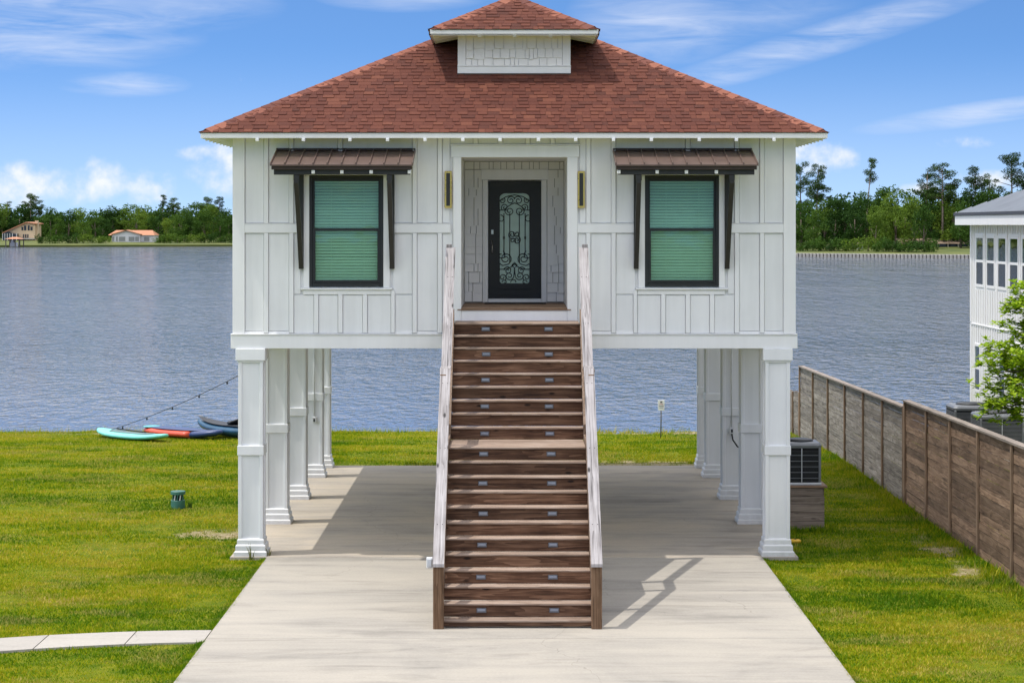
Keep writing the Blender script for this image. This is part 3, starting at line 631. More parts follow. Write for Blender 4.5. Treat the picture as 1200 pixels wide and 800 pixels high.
def spiral(cx, cy, r0, turns, a0, sgn, tail=None, mirror=False):
    """a scroll in door-zoom pixels"""
    for mm in ((1, -1) if mirror else (1,)):
        pts = []
        n = int(turns*14)
        for i in range(n+1):
            t = i/n; a = a0+sgn*t*turns*2*math.pi; r = r0*(1-.78*t)
            px, py = cx+r*math.cos(a), cy+r*math.sin(a)
            pts.append((px, py))
        if tail: pts = tail+pts
        iron([zt(p[0] if mm == 1 else 380-p[0], p[1]) for p in pts])
for x in (128, 162, 218, 252): iron([zt(x, 225), zt(x, 470 if x in (128, 252) else 515)])
for x in (128, 252): MB().box(zt(x, 0)[0]-.016, zt(x, 0)[0]+.016, iy-.01, iy+.01, zt(0, 376)[1], zt(0, 360)[1], .005).build('iron_knuckle', 'iron_black', door)
spiral(168, 150, 26, 1.4, -0.3, -1, None, True); spiral(160, 212, 28, 1.5, -2.6, -1, [(190, 165), (172, 172), (150, 186)], True)
spiral(133, 190, 22, 1.3, 2.4, 1, None, True); spiral(118, 150, 18, 1.2, -1.0, 1, None, True); spiral(108, 258, 24, 0.9, -1.6, 1, None, True)
iron([zt(103, 152), zt(140, 128), zt(190, 118), zt(240, 128), zt(277, 152)]); iron([zt(103, 207), zt(150, 207)]); iron([zt(230, 207), zt(277, 207)])
spiral(176, 350, 25, 1.5, 1.2, 1); spiral(204, 382, 25, 1.5, -2.0, 1); spiral(202, 345, 20, 1.2, -2.6, -1); spiral(180, 385, 18, 1.1, 0.4, -1)
spiral(138, 490, 36, 1.6, 1.3, -1, [(104, 520), (122, 530)], True); spiral(112, 470, 26, 1.0, -1.2, 1, None, True)
iron([zt(190, 520), zt(168, 540), zt(140, 552), zt(104, 552)]); iron([zt(190, 520), zt(212, 540), zt(240, 552), zt(277, 552)])
spiral(150, 560, 24, 1.4, -2.8, 1, None, True); spiral(160, 590, 26, 1.4, 0.3, 1, [(190, 545), (188, 570)], True); spiral(120, 600, 22, 1.2, 0.8, -1, None, True); spiral(190, 628, 24, 0.5, 3.14, 1); spiral(132, 628, 16, 0.9, 3.14, 1, None, True)
iron([zt(174, 528), zt(190, 512), zt(206, 528), zt(190, 545), zt(174, 528)])
# sconces
for s in (-1, 1):
    cx = -1.06 if s < 0 else 1.079
    sc = box('wall_sconce', 'brass', house, cx-.058, cx+.058, FW-.062, FW-.035, 5.634, 6.227, .006)
    box('sconce_box', 'brass', sc, cx-.04, cx+.04, FW-.034, FW-.0005, 5.68, 6.18, .004)
    box('sconce_shade', 'lamp_dark', sc, cx-.030, cx+.030, FW-.085, FW-.063, 5.668, 6.193, .004)

# windows with closed blinds
def window(xc):
    x0, x1 = xc-.595, xc+.595; y = FW
    mb = MB(); t = .05
    mb.box(x0, x0+t, y-.036, y+.08, WZ0, WZ1, .004); mb.box(x1-t, x1, y-.036, y+.08, WZ0, WZ1, .004); mb.box(x0+t, x1-t, y-.036, y+.08, WZ0, WZ0+.055, .004); mb.box(x0+t, x1-t, y-.036, y+.08, WZ1-t, WZ1, .004)
    w = mb.build('window', 'black_frame', house); zm = 5.285
    for (za, zb, yy, st) in ((zm-.022, WZ1-t-.002, y+.012, .032), (WZ0+.057, zm+.022, y-.018, .046)):
        m2 = MB(); m2.box(x0+t, x0+t+st, yy, yy+.028, za, zb, .003); m2.box(x1-t-st, x1-t, yy, yy+.028, za, zb, .003); m2.box(x0+t+st, x1-t-st, yy, yy+.028, za, za+.045, .003); m2.box(x0+t+st, x1-t-st, yy, yy+.028, zb-.042, zb, .003)
        m2.build('sash', 'black_frame', w); box('pane', 'window_glass', w, x0+t+st, x1-t-st, yy+.012, yy+.016, za+.045, zb-.042, 0)
    n = 35
    for k in range(n):
        z = WZ0+.075+k*(1.66/n)
        key = ('slat',)
        if key not in _bc:
            a = math.radians(24)
            _bc[key] = MB().poly([(-.535, -.023*math.sin(a)*1, -.023*math.cos(a)), (.535, -.023*math.sin(a), -.023*math.cos(a)), (.535, -.006, .004), (-.535, -.006, .004), (.535, .023*math.sin(a), .023*math.cos(a)), (-.535, .023*math.sin(a), .023*math.cos(a)), (-.535, .002, -.002), (.535, .002, -.002)], [(0,1,2,3),(3,2,4,5),(5,4,7,6),(6,7,1,0)]).mesh('blind_slat', 'blind', (0,0,0))
        o = bpy.data.objects.new('blind_slat', _bc[key]); link(o, w, (xc, y+.085, z)); o.rotation_euler = (random.uniform(-.10, .10), random.uniform(-.002, .002), 0)
    for dx in (-.25, .28): box('blind_cord', 'blind', w, xc+dx-.003, xc+dx+.003, y+.058, y+.062, WZ0+.07, WZ1-.08, 0)
    box('room_backing', 'room_dark', w, x0+.02, x1-.02, y+.139, y+.145, WZ0+.02, WZ1-.02, 0)
    return w
window(-2.70); window(2.70)

# awnings
def awning(xc, sgn):
    x0, x1 = xc-1.122, xc+1.122; ya, yb = FW-.001, FW-.95; za, zb = 6.566, 6.312; sl = (za-zb)/(ya-yb)
    mb = MB(); mb.poly([(x0, ya, za-.004), (x1, ya, za-.004), (x1, yb, zb-.004), (x0, yb, zb-.004), (x0, ya, za-.026), (x1, ya, za-.026), (x1, yb, zb-.026), (x0, yb, zb-.026)], [(0,1,2,3),(7,6,5,4),(3,2,6,7),(0,3,7,4),(1,5,6,2)])
    a = mb.build('awning', 'bronze_metal', house)
    for k in range(11):
        x = x0+.012+k*(2.244-.024)/10
        MB().poly([(x-.012, ya, za-.002), (x+.012, ya, za-.002), (x-.007, ya, za+.026), (x+.007, ya, za+.026), (x-.012, yb-.004, zb-.002), (x+.012, yb-.004, zb-.002), (x-.007, yb-.004, zb+.026), (x+.007, yb-.004, zb+.026)], [(0,1,3,2),(4,6,7,5),(0,2,6,4),(1,5,7,3),(2,3,7,6)]).build('seam_rib', 'bronze_metal', a)
    box('wall_flashing', 'bronze_dark', a, x0, x1, FW-.03, FW-.0015, za-.003, za+.03)
    box('fascia', 'bronze_dark', a, x0+.02, x1-.02, yb+.06, yb+.085, 6.228, 6.306); box('front_beam', 'bracket_black', a, x0+.05, x1-.05, yb+.13, yb+.20, 6.15, 6.265)
    for d in ((-.45, 0, .46, 1.06) if sgn < 0 else (-1.06, -.46, 0, .47)):
        mb = MB(); mb.box(xc+d-.026, xc+d+.026, yb+.088, yb+.128, 6.165, 6.222, .004); mb.build('rafter_end', 'white_trim', a)
    for bx in (-.718, .742):
        x = xc+bx if sgn < 0 else xc-bx; bw = .039
        mb = MB(); mb.box(x-bw, x+bw, FW-.075, FW-.0015, 4.655, 6.42, .005)                              # wall post
        mb.poly([(x-bw+.003, FW-.075, 4.67), (x+bw-.003, FW-.075, 4.67), (x+bw-.003, FW-.075, 4.82), (x-bw+.003, FW-.075, 4.82), (x-bw+.003, yb+.14, 6.02), (x+bw-.003, yb+.14, 6.02), (x+bw-.003, yb+.14, 6.149), (x-bw+.003, yb+.14, 6.149)], [(0,1,5,4),(4,5,6,7),(7,6,2,3),(0,4,7,3),(1,2,6,5),(0,3,2,1)])
        mb.box(x-bw+.002, x+bw-.002, yb+.21, FW-.076, 6.19, 6.27, .004)
        mb.build('bracket', 'bracket_black', a)
        box('bracket_cap', 'bracket_black', a, x-bw-.004, x+bw+.004, yb+.132, yb+.20, 6.06, 6.1485)
awning(-2.705, -1); awning(2.705, 1)

# columns
_col = {}
def column(x, y, extra=None, label=None):
    if not _col:
        _col['shaft'] = MB().box(-.172, .172, -.172, .172, .05, 3.40, .003).mesh('column', 'column_white', (0,0,0), fix=False)
        m_ = MB()
        for sx in (-1, 1):
            for sy in (-1, 1): m_.box(min(sx*.142, sx*.2), max(sx*.142, sx*.2), min(sy*.142, sy*.2), max(sy*.142, sy*.2), .29, 3.17, .005)
        m_ = [MB().box(min(sx*.142, sx*.2), max(sx*.142, sx*.2), min(sy*.142, sy*.2), max(sy*.142, sy*.2), 0, 2.88, .005).mesh('stile', 'column_white', (0,0,0), fix=False) for sx in (-1, 1) for sy in (-1, 1)]
        _col['st'] = m_
        _col['cap'] = MB().box(-.237, .237, -.237, .237, 0, .19, .006).mesh('capital', 'column_white', (0,0,0), fix=False)
        _col['neck'] = MB().box(-.214, .214, -.214, .214, 0, .03, .006).mesh('neck_moulding', 'column_white', (0,0,0), fix=False)
        _col['band'] = MB().box(-.212, .212, -.212, .212, 0, .155, .006).mesh('mid_band', 'column_white', (0,0,0), fix=False)
        def tier(r, h): return MB().poly([(-r,-r,0),(r,-r,0),(r,r,0),(-r,r,0),(-r,-r,h-.022),(r,-r,h-.022),(r,r,h-.022),(-r,r,h-.022),(-r+.02,-r+.02,h),(r-.02,-r+.02,h),(r-.02,r-.02,h),(-r+.02,r-.02,h)], [(3,2,1,0),(0,1,5,4),(1,2,6,5),(2,3,7,6),(3,0,4,7),(4,5,9,8),(5,6,10,9),(6,7,11,10),(7,4,8,11),(8,9,10,11)]).mesh('base_tier', 'column_white', (0,0,0))
        _col['t'] = [tier(.262, .10), tier(.240, .10), tier(.216, .09)]
    c = obj('column', _col['shaft'], house, (x, y, 0))
    def sub(n_, me, z): o = obj(n_, me, c, (x, y, z)); return o
    for me in _col['st']: sub('stile', me, .288)
    sub('capital', _col['cap'], 3.185); sub('neck_moulding', _col['neck'], 3.154); sub('mid_band', _col['band'], 1.66)
    sub('base_tier', _col['t'][0], .03); sub('base_tier', _col['t'][1], .131); sub('base_tier', _col['t'][2], .232)
    return c
CY = [34.27, 37.93, 41.3, 44.85, 46.62]
cols = {}
for s in (-1, 1):
    for i, y in enumerate(CY): cols[s, i] = column(s*4.24, y)
def conduit(s, i, dx, zb, cable):
    c = cols[s, i]; x, y = s*4.24+dx, CY[i]-.2
    MB().tube([(x, y-.012, 3.36), (x, y-.012, zb+.1)], .014, 8).build('conduit', 'pvc_grey', c, True)
    o = box('outlet_box', 'pvc_grey', c, x-.045, x+.045, y-.06, y-.004, zb-.02, zb+.10); box('outlet_cover', 'rubber_black', c, x-.018, x+.018, y-.064, y-.0605, zb+.005, zb+.07, 0)
    if cable: MB().tube([(x, y-.03, zb-.02), (x+.02, y-.06, zb-.14), (x+.10, y-.12, zb-.26), (x+.22, y-.2, zb-.31), (x+.36, y-.25, zb-.30)], .015, 8).build('power_cable', 'rubber_black', c, True)
conduit(-1, 3, .03, 1.22, False); conduit(1, 2, -.02, 1.34, True)

# roof
EX, EY0, EY1, EZ, PT = 4.98, 33.65, 47.36, 6.834, 0.5
RZ = EZ+EX*PT; R0, R1 = EY0+EX, EY1-EX
c0, c1, c2, c3 = (-EX, EY0, EZ), (EX, EY0, EZ), (EX, EY1, EZ), (-EX, EY1, EZ); ra, rb = (0, R0, RZ), (0, R1, RZ)
T = .11
low = [(p[0], p[1], p[2]-T) for p in (c0, c1, c2, c3, ra, rb)]
mb = MB(); mb.poly([c0, c1, c2, c3, ra, rb], [(0,1,4),(1,2,5,4),(2,3,5),(3,0,4,5)])
roof = mb.build('roof', 'roof_deck', house)
mb = MB(); mb.poly([(p[0]*.999, p[1], p[2]+.012) for p in low], [(0,4,1),(1,4,5,2),(2,5,3),(3,5,4,0)]); mb.build('soffit', 'soffit_white', roof, fix=False)
FZ0, FZ1 = 6.738, 6.826
for nm, a in (('fascia', (-EX, EX, EY0-.004, EY0+.03, FZ0, FZ1)), ('fascia', (-EX, EX, EY1-.03, EY1, FZ0, FZ1)), ('fascia', (-EX, -EX+.03, EY0+.031, EY1-.031, FZ0, FZ1)), ('fascia', (EX-.03, EX, EY0+.031, EY1-.031, FZ0, FZ1))): box(nm, 'white_trim', roof, *a)
box('drip_edge', 'roof_deck', roof, -EX-.012, EX+.012, EY0-.014, EY0-.0045, FZ1-.004, FZ1+.014, 0)
for x in (-4.08,-3.346,-2.608,-2.01,-1.415,-.815,-.224,.387,.978,1.578,2.18,2.94,3.53,4.127):
    MB().prism([(EY0+.035, 6.700), (EY0+.035, 6.765), (FW-.036, 6.93), (FW-.036, 6.80)], 'X', x-.026, x+.026).build('rafter_tail', 'white_trim', roof); box('rafter_tip', 'white_trim', roof, x-.026, x+.026, EY0-.034, EY0+.034, 6.688, 6.737)
for s in (-1, 1):
    k = 0; y = EY0+.3
    while y < EY1-.3:
        MB().prism([(s*(EX-.035), 6.705), (s*(EX-.035), 6.765), (s*(HX+.02), 6.93), (s*(HX+.02), 6.79)], 'Y', y-.022, y+.022).build('rafter_tail', 'white_trim', roof); y += .41

# shingles
EXPO = .138
_sm = {}
def tab_local(w, th):
    """a shingle tab lying up-slope along +Y of its own frame, butt end at y=0"""
    L = EXPO*1.04
    return [(.002, 0, .004), (w-.002, 0, .004), (w-.002, 0, th), (.002, 0, th), (.002, L, .001), (w-.002, L, .001), (.002, L, .006), (w-.002, L, .006)], [(0,1,2,3),(3,2,7,6),(0,3,6,4),(1,5,7,2)]
stuffV, stuffF, stuffR = [], [], []
nsh = 0
def shingle_plane(org, ux, us, width_at, length, individual=0, parent=None, nrm=None):
    """org: eave corner; ux: unit along the eave; us: unit up the slope; width_at(s) -> (x0, x1)"""
    global nsh
    n_ = ux.cross(us); R = Matrix((ux, us, n_)).transposed()
    i = 0; s = -.03
    while s < length-.02:
        x0, x1 = width_at(max(s, 0)); x = x0-random.uniform(0, .2); alt = random.random() < .5
        while x < x1-.01:
            w = random.choice((.09, .11, .13, .16, .19, .22)); a, b_ = max(x, x0), min(x+w, x1)
            if b_-a > .03:
                alt = not alt if random.random() < .85 else alt; th = .018 if alt else .009; w2 = b_-a
                if nsh < individual and a == x and b_ == x+w and a >= width_at(max(s, 0)+EXPO*1.04)[0] and b_ <= width_at(max(s, 0)+EXPO*1.04)[1]:
                    key = (w, th)
                    if key not in _sm: P_, F_ = tab_local(w, th); _sm[key] = MB().poly(P_, F_).mesh('shingle', 'shingle', (0,0,0), fix=False)
                    p = org+ux*a+us*s+n_*.004
                    o = obj('shingle', _sm[key], parent, p); o.rotation_euler = R.to_euler(); nsh += 1
                else:
                    P_, F_ = tab_local(w2, th); k = len(stuffV)
                    t0, t1 = width_at(min(length, max(s, 0)+EXPO*1.04)); m0, m1 = t0-a, t1-a
                    P_ = [p if i_ < 4 else (min(max(p[0], m0), max(m1, m0)), p[1], p[2]) for i_, p in enumerate(P_)]
                    stuffV.extend(tuple(org+ux*(a+p[0])+us*(s+p[1])+n_*(p[2]+.004)) for p in P_); stuffF.extend(tuple(q+k for q in f) for f in F_); stuffR.extend([random.random()]*4)
            x += w
        s += EXPO; i += 1
sl = math.sqrt(1+PT*PT); UP = lambda d: (Vector((d[0], d[1], PT))).normalized()
SLN = EX*sl
shingle_plane(Vector(c0), Vector((1,0,0)), UP((0,1)), lambda s: (s/sl, 2*EX-s/sl), SLN, 300, roof)
shingle_plane(Vector(c1), Vector((0,1,0)), UP((-1,0)), lambda s: (s/sl, EY1-EY0-s/sl), SLN)
shingle_plane(Vector(c2), Vector((-1,0,0)), UP((0,-1)), lambda s: (s/sl, 2*EX-s/sl), SLN)
shingle_plane(Vector(c3), Vector((0,-1,0)), UP((1,0)), lambda s: (s/sl, EY1-EY0-s/sl), SLN)
# dormer
DFY, DH = 35.8, .952; DEX, DEY, DEZ = 1.408, 35.36, 8.625
DRZ = DEZ+DEX*PT; dr0 = (0, DEY+DEX, DRZ)
def roof_z(y): return EZ+PT*(y-EY0)
mb = MB(); mb.poly([(-DH, DFY, 7.86), (DH, DFY, 7.86), (DH, DFY, 8.80), (-DH, DFY, 8.80), (-DH, 38.2, 7.86), (DH, 38.2, 7.86), (DH, 38.2, 8.80), (-DH, 38.2, 8.80)], [(0,1,2,3),(1,5,6,2),(4,0,3,7)])
dm = mb.build('dormer', 'white_paint', house)
y = DFY
for s in (-1, 1): box('corner_board', 'white_trim', dm, min(s*DH, s*(DH-.135)), max(s*DH, s*(DH-.135)), y-.028, y-.001, 8.052, 8.66)
box('base_board', 'white_trim', dm, -DH-.004, DH+.004, y-.034, y-.001, 7.918, 8.036); box('base_cap', 'white_trim', dm, -DH-.008, DH+.008, y-.045, y-.001, 8.0365, 8.051)
box('flashing', 'bronze_dark', dm, -DH-.01, DH+.01, y-.06, y-.002, 7.895, 7.9165, 0)
shakes(dm, -DH+.137, DH-.137, 8.053, 8.66, y-.001, (.13, .16, .20, .16))
dc = [(-DEX, DEY, DEZ), (DEX, DEY, DEZ), (DEX, 38.9, DEZ), (-DEX, 38.9, DEZ), dr0, (0, 38.9, DRZ)]
dro = MB().poly(dc, [(0,1,4),(1,2,5,4),(3,0,4,5)]).build('dormer_roof', 'roof_deck', house)
MB().poly([(p[0], p[1], p[2]-.10) for p in dc], [(0,4,1),(1,4,5,2),(3,5,4,0)]).build('soffit', 'soffit_white', dro, fix=False)
box('fascia', 'white_trim', dro, -DEX, DEX, DEY-.004, DEY+.028, DEZ-.078, DEZ-.006)
for s in (-1, 1):
    box('fascia', 'white_trim', dro, min(s*DEX, s*(DEX-.028)), max(s*DEX, s*(DEX-.028)), DEY+.029, 37.4, DEZ-.078, DEZ-.006)
    box('drip_edge', 'roof_deck', dro, min(s*(DEX+.001), s*(DEX+.016)), max(s*(DEX+.001), s*(DEX+.016)), DEY-.01, 37.4, DEZ-.09, DEZ+.01, 0)
    for yy in (35.55, 35.95, 36.4, 36.85): MB().prism([(s*(DEX-.032), DEZ-.115), (s*(DEX-.032), DEZ-.06), (s*(DH+.002), DEZ+.1), (s*(DH+.002), DEZ-.03)], 'Y', yy-.022, yy+.022).build('rafter_tail', 'white_trim', dro)
for x in (-.579, .012, .610): MB().prism([(DEY+.032, DEZ-.122), (DEY+.032, DEZ-.06), (DFY-.03, DEZ+.12), (DFY-.03, DEZ-.03)], 'X', x-.028, x+.028).build('rafter_tail', 'white_trim', dro)
DS = DEX*sl
shingle_plane(Vector(dc[0]), Vector((1,0,0)), UP((0,1)), lambda s: (s/sl, 2*DEX-s/sl), DS)
shingle_plane(Vector(dc[1]), Vector((0,1,0)), UP((-1,0)), lambda s: (s/sl, 3.4), DS)
shingle_plane(Vector((-DEX, 38.76, DEZ)), Vector((0,-1,0)), UP((1,0)), lambda s: (0, 3.4-s/sl), DS)
sm = MB(); sm.v = stuffV; sm.f = stuffF; tag(sm.build('shingle_field', 'shingle_field', roof, rnd=stuffR, fix=False), kind='stuff')
# hip caps
def hip(a, b_, parent, up_end=0):
    a, b_ = Vector(a), Vector(b_); d = (b_-a); L = d.length; d.normalize(); side = d.cross(Vector((0,0,1))).normalized(); nr = side.cross(d).normalized()
    key = 'cap%.3f' % abs(d.z)
    if key not in _sm:
        w, l, t = .165, .235, .012; dr = .064 if abs(d.z) > .05 else .065
        _sm[key] = MB().poly([(-w, 0, -dr+.024), (0, 0, .027), (w, 0, -dr+.024), (-w, l, -dr+.016), (0, l, .020), (w, l, -dr+.016), (-w, 0, -dr+.004), (0, 0, .010), (w, 0, -dr+.004)], [(0,1,4,3),(1,2,5,4),(6,7,1,0),(7,8,2,1)]).mesh('hip_cap', 'hip_cap', (0,0,0), fix=False)
    R = Matrix((side, d, nr)).transposed(); s = .10
    while s < L-.05:
        o = obj('hip_cap', _sm[key], parent, a+d*s); e = R.to_euler(); o.rotation_euler = e; s += .20
hip(c0, ra, roof); hip(c1, ra, roof); hip(c2, rb, roof); hip(c3, rb, roof); hip(ra, rb, roof); hip(dc[0], dr0, dro); hip(dc[1], dr0, dro); hip(dr0, (0, 38.6, DRZ), dro)

# ------------------------------------------------------------------ staircase
SXC = .045; SH_ = .985
stair = empty('wooden_staircase', (SXC, 30.9, .04), 'long weathered wooden staircase with lit risers climbing to the front door', 'staircase')
steps = []                                                    # (z of tread top, front edge y), from the bottom up
for j in range(11): steps.append((.145+.184*j, 27.97+.2227*j))
steps.append((.145+.184*11, 30.42))
for j in range(9): steps.append((.145+.184*(12+j), 31.51+.2135*j))
for j, (z, yf) in enumerate(steps):
    yb = steps[j+1][1] if j+1 < len(steps) else FW-.034
    sag = random.uniform(-.002, .002)
    nb = 2 if yb-yf < .6 else 6
    dd = (yb+.02-yf)/nb
    for q in range(nb):
        o = box('tread', 'tread_wood', stair, SXC-SH_+random.uniform(0, .006), SXC+SH_-random.uniform(0, .006), yf+q*dd+(.0 if q == 0 else .003), yf+(q+1)*dd-(.003 if q < nb-1 else -.0), z-.026+sag, z+sag, .004)
    zr0 = steps[j-1][0]+.001 if j else .042
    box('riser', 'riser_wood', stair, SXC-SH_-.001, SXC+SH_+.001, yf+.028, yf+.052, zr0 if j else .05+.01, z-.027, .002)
    lit = (21-j) in (1, 3, 5, 7, 9, 10, 12, 14, 16, 18, 20)
    if lit:
        for sx in (-1, 1):
            cx = SXC+sx*.485+random.uniform(-.01, .01); zc = z-.038-.055
            l = box('step_light', 'step_lamp', stair, cx-.066, cx+.066, yf+.012, yf+.0275, zc-.034, zc+.03, .004)
            box('lens', 'step_lens', l, cx-.052, cx+.052, yf+.008, yf+.0118, zc-.012, zc+.018, .002)
def sloped(name, m, x0, x1, pts, parent, h):
    """a plank of depth h whose top edge follows pts (y, z)"""
    (ya, za), (yb, zb) = pts
    return MB().poly([(x0, ya, za-h), (x1, ya, za-h), (x1, ya, za), (x0, ya, za), (x0, yb, zb-h), (x1, yb, zb-h), (x1, yb, zb), (x0, yb, zb)], [(0,1,2,3),(7,6,5,4),(0,4,5,1),(3,2,6,7),(0,3,7,4),(1,5,6,2)]).build(name, m, parent)
for s in (-1, 1):
    xi = SXC+s*(SH_+.002); xo = SXC+s*(SH_+.042); x0, x1 = min(xi, xo), max(xi, xo)
    sloped('stringer', 'string_wood', x0, x1, ((28.03, .30), (30.42, .30+.826*2.39)), stair, .29)
    sloped('stringer', 'string_wood', x0, x1, ((30.425, 2.25), (31.50, 2.25)), stair, .29); sloped('stringer', 'string_wood', x0, x1, ((31.505, 2.40), (33.4, 2.40+.864*1.895)), stair, .29)
    # posts
    pxi, pxo = SXC+s*(SH_-.012), SXC+s*(SH_+.128); p0, p1 = min(pxi, pxo), max(pxi, pxo)
    box('post', 'post_wood', stair, p0, p1, 27.90, 28.028, .04, .905, .006)
    if s: 
        q0, q1 = SXC+s*(SH_+.044), SXC+s*(SH_+.13); q0, q1 = min(q0, q1), max(q0, q1)
        box('post', 'post_wood', stair, q0, q1, 30.62, 30.71, .04, 3.20, .005); box('post', 'post_wood', stair, q0, q1, 31.36, 31.45, .04, 3.24, .005); box('post', 'rail_wood', stair, q0, q1, 33.42, 33.55, 3.61, 5.055, .005)
        box('post', 'post_wood', stair, q0, q1, 29.2, 29.29, .04, 1.93, .005)
    # rails: cap board over an edge board
    r0, r1 = SXC+s*(SH_-.018), SXC+s*(SH_+.132); r0, r1 = min(r0, r1), max(r0, r1)
    e0, e1 = SXC+s*(SH_+.046), SXC+s*(SH_+.086); e0, e1 = min(e0, e1), max(e0, e1)
    sloped('rail_cap', 'rail_wood', r0, r1, ((27.86, .905), (30.74, .905+.826*2.88)), stair, .042); sloped('rail_cap', 'rail_wood', r0+s*.01, r1+s*.01, ((30.72, 3.262), (31.42, 3.272)), stair, .040)
    sloped('rail_cap', 'rail_wood', r0+s*.008, r1+s*.008, ((31.40, 3.272), (33.43, 3.272+.855*2.03)), stair, .042)
    sloped('rail_board', 'rail_board_wood', e0, e1, ((28.03, 1.0), (30.72, 1.0+.826*2.69)), stair, .12); sloped('rail_board', 'rail_board_wood', e0, e1, ((31.43, 3.25), (33.41, 3.25+.855*1.98)), stair, .12)
    for yy, zz in ((28.4, 1.352), (29.5, 2.26), (30.5, 3.086), (32.1, 3.872), (32.9, 4.556)):
        for dx in (.03, .10): MB().lathe(SXC+s*(SH_+dx-.01), yy, [(.006, zz-.006), (.006, zz+.003)], 8).build('screw', 'dark_void', stair)
box('outlet_box', 'pvc_grey', stair, -1.16, -1.076, 27.98, 28.06, .83, .97, .006); box('outlet_cover', 'ac_light', stair, -1.15, -1.09, 27.965, 27.979, .85, .955, .004)

# ------------------------------------------------------------------ fences
FX = 7.55
def fence(name, label, ys_, z_of, m, nb, post_mat, cap):
    f = empty(name, (FX, (ys_[0]+ys_[-1])/2, 0), label, 'fence', 'fence sections along the right edge of the lawn')
    for (ya, yb) in zip(ys_[:-1], ys_[1:]):
        a, b_ = min(ya, yb), max(ya, yb); top = (z_of(a)+z_of(b_))/2; g0 = float(gz(0, (a+b_)/2))
        bh = (top-.03-g0+.02)/nb
        for k in range(nb):
            z0 = g0-.02+k*bh; dx = random.uniform(0, .007); tilt = random.uniform(-.006, .006)
            za0, zb0 = z0+(z_of(a)-top)*k/nb, z0+(z_of(b_)-top)*k/nb
            MB().poly([(FX+dx, a+.004, za0+.003), (FX+dx+.02, a+.004, za0+.003), (FX+dx+.02, a+.004, za0+bh-.008), (FX+dx, a+.004, za0+bh-.008), (FX+dx+tilt, b_-.004, zb0+.003), (FX+dx+.02+tilt, b_-.004, zb0+.003), (FX+dx+.02+tilt, b_-.004, zb0+bh-.008), (FX+dx+tilt, b_-.004, zb0+bh-.008)], [(0,1,2,3),(7,6,5,4),(0,4,5,1),(3,2,6,7),(0,3,7,4),(1,5,6,2)]).build('board', m, f)
        if cap: sloped('cap_rail', 'fence_cap_wood', FX-.055, FX+.085, ((a, z_of(a)), (b_, z_of(b_))), f, .036)
    for y in ys_:
        w = .042 if cap else .042
        box('post', post_mat, f, FX-.038, FX-.001, y-w, y+w, float(gz(0, y))-.05, z_of(y)-.038, .004); box('post_core', post_mat, f, FX+.03, FX+.12, y-.045, y+.045, float(gz(0, y))-.05, z_of(y)-.04, .004)
    return f
fence('wooden_fence', 'dark brown plank fence in the right foreground with its pale cap rail', [40.86, 38.72, 36.62, 34.42, 32.06, 29.7, 27.3, 24.9], lambda y: 1.99+max(0, 41-y)*.011, 'fence_brown', 14, 'fence_post_wood', True)
fence('wooden_fence', 'weathered grey plank fence section between the brown fence and the lake', [41.0, 43.36, 45.75, 48.3, 50.9, 53.45, 55.9], lambda y: 1.86-(y-41)*.0135, 'fence_grey', 14, 'fence_post_wood', True)
fence('wooden_fence', 'low grey fence end stepping down at the water behind the grey section', [56.0, 57.3, 58.6], lambda y: .98-(y-56)*.05, 'fence_grey', 8, 'fence_post_wood', False)

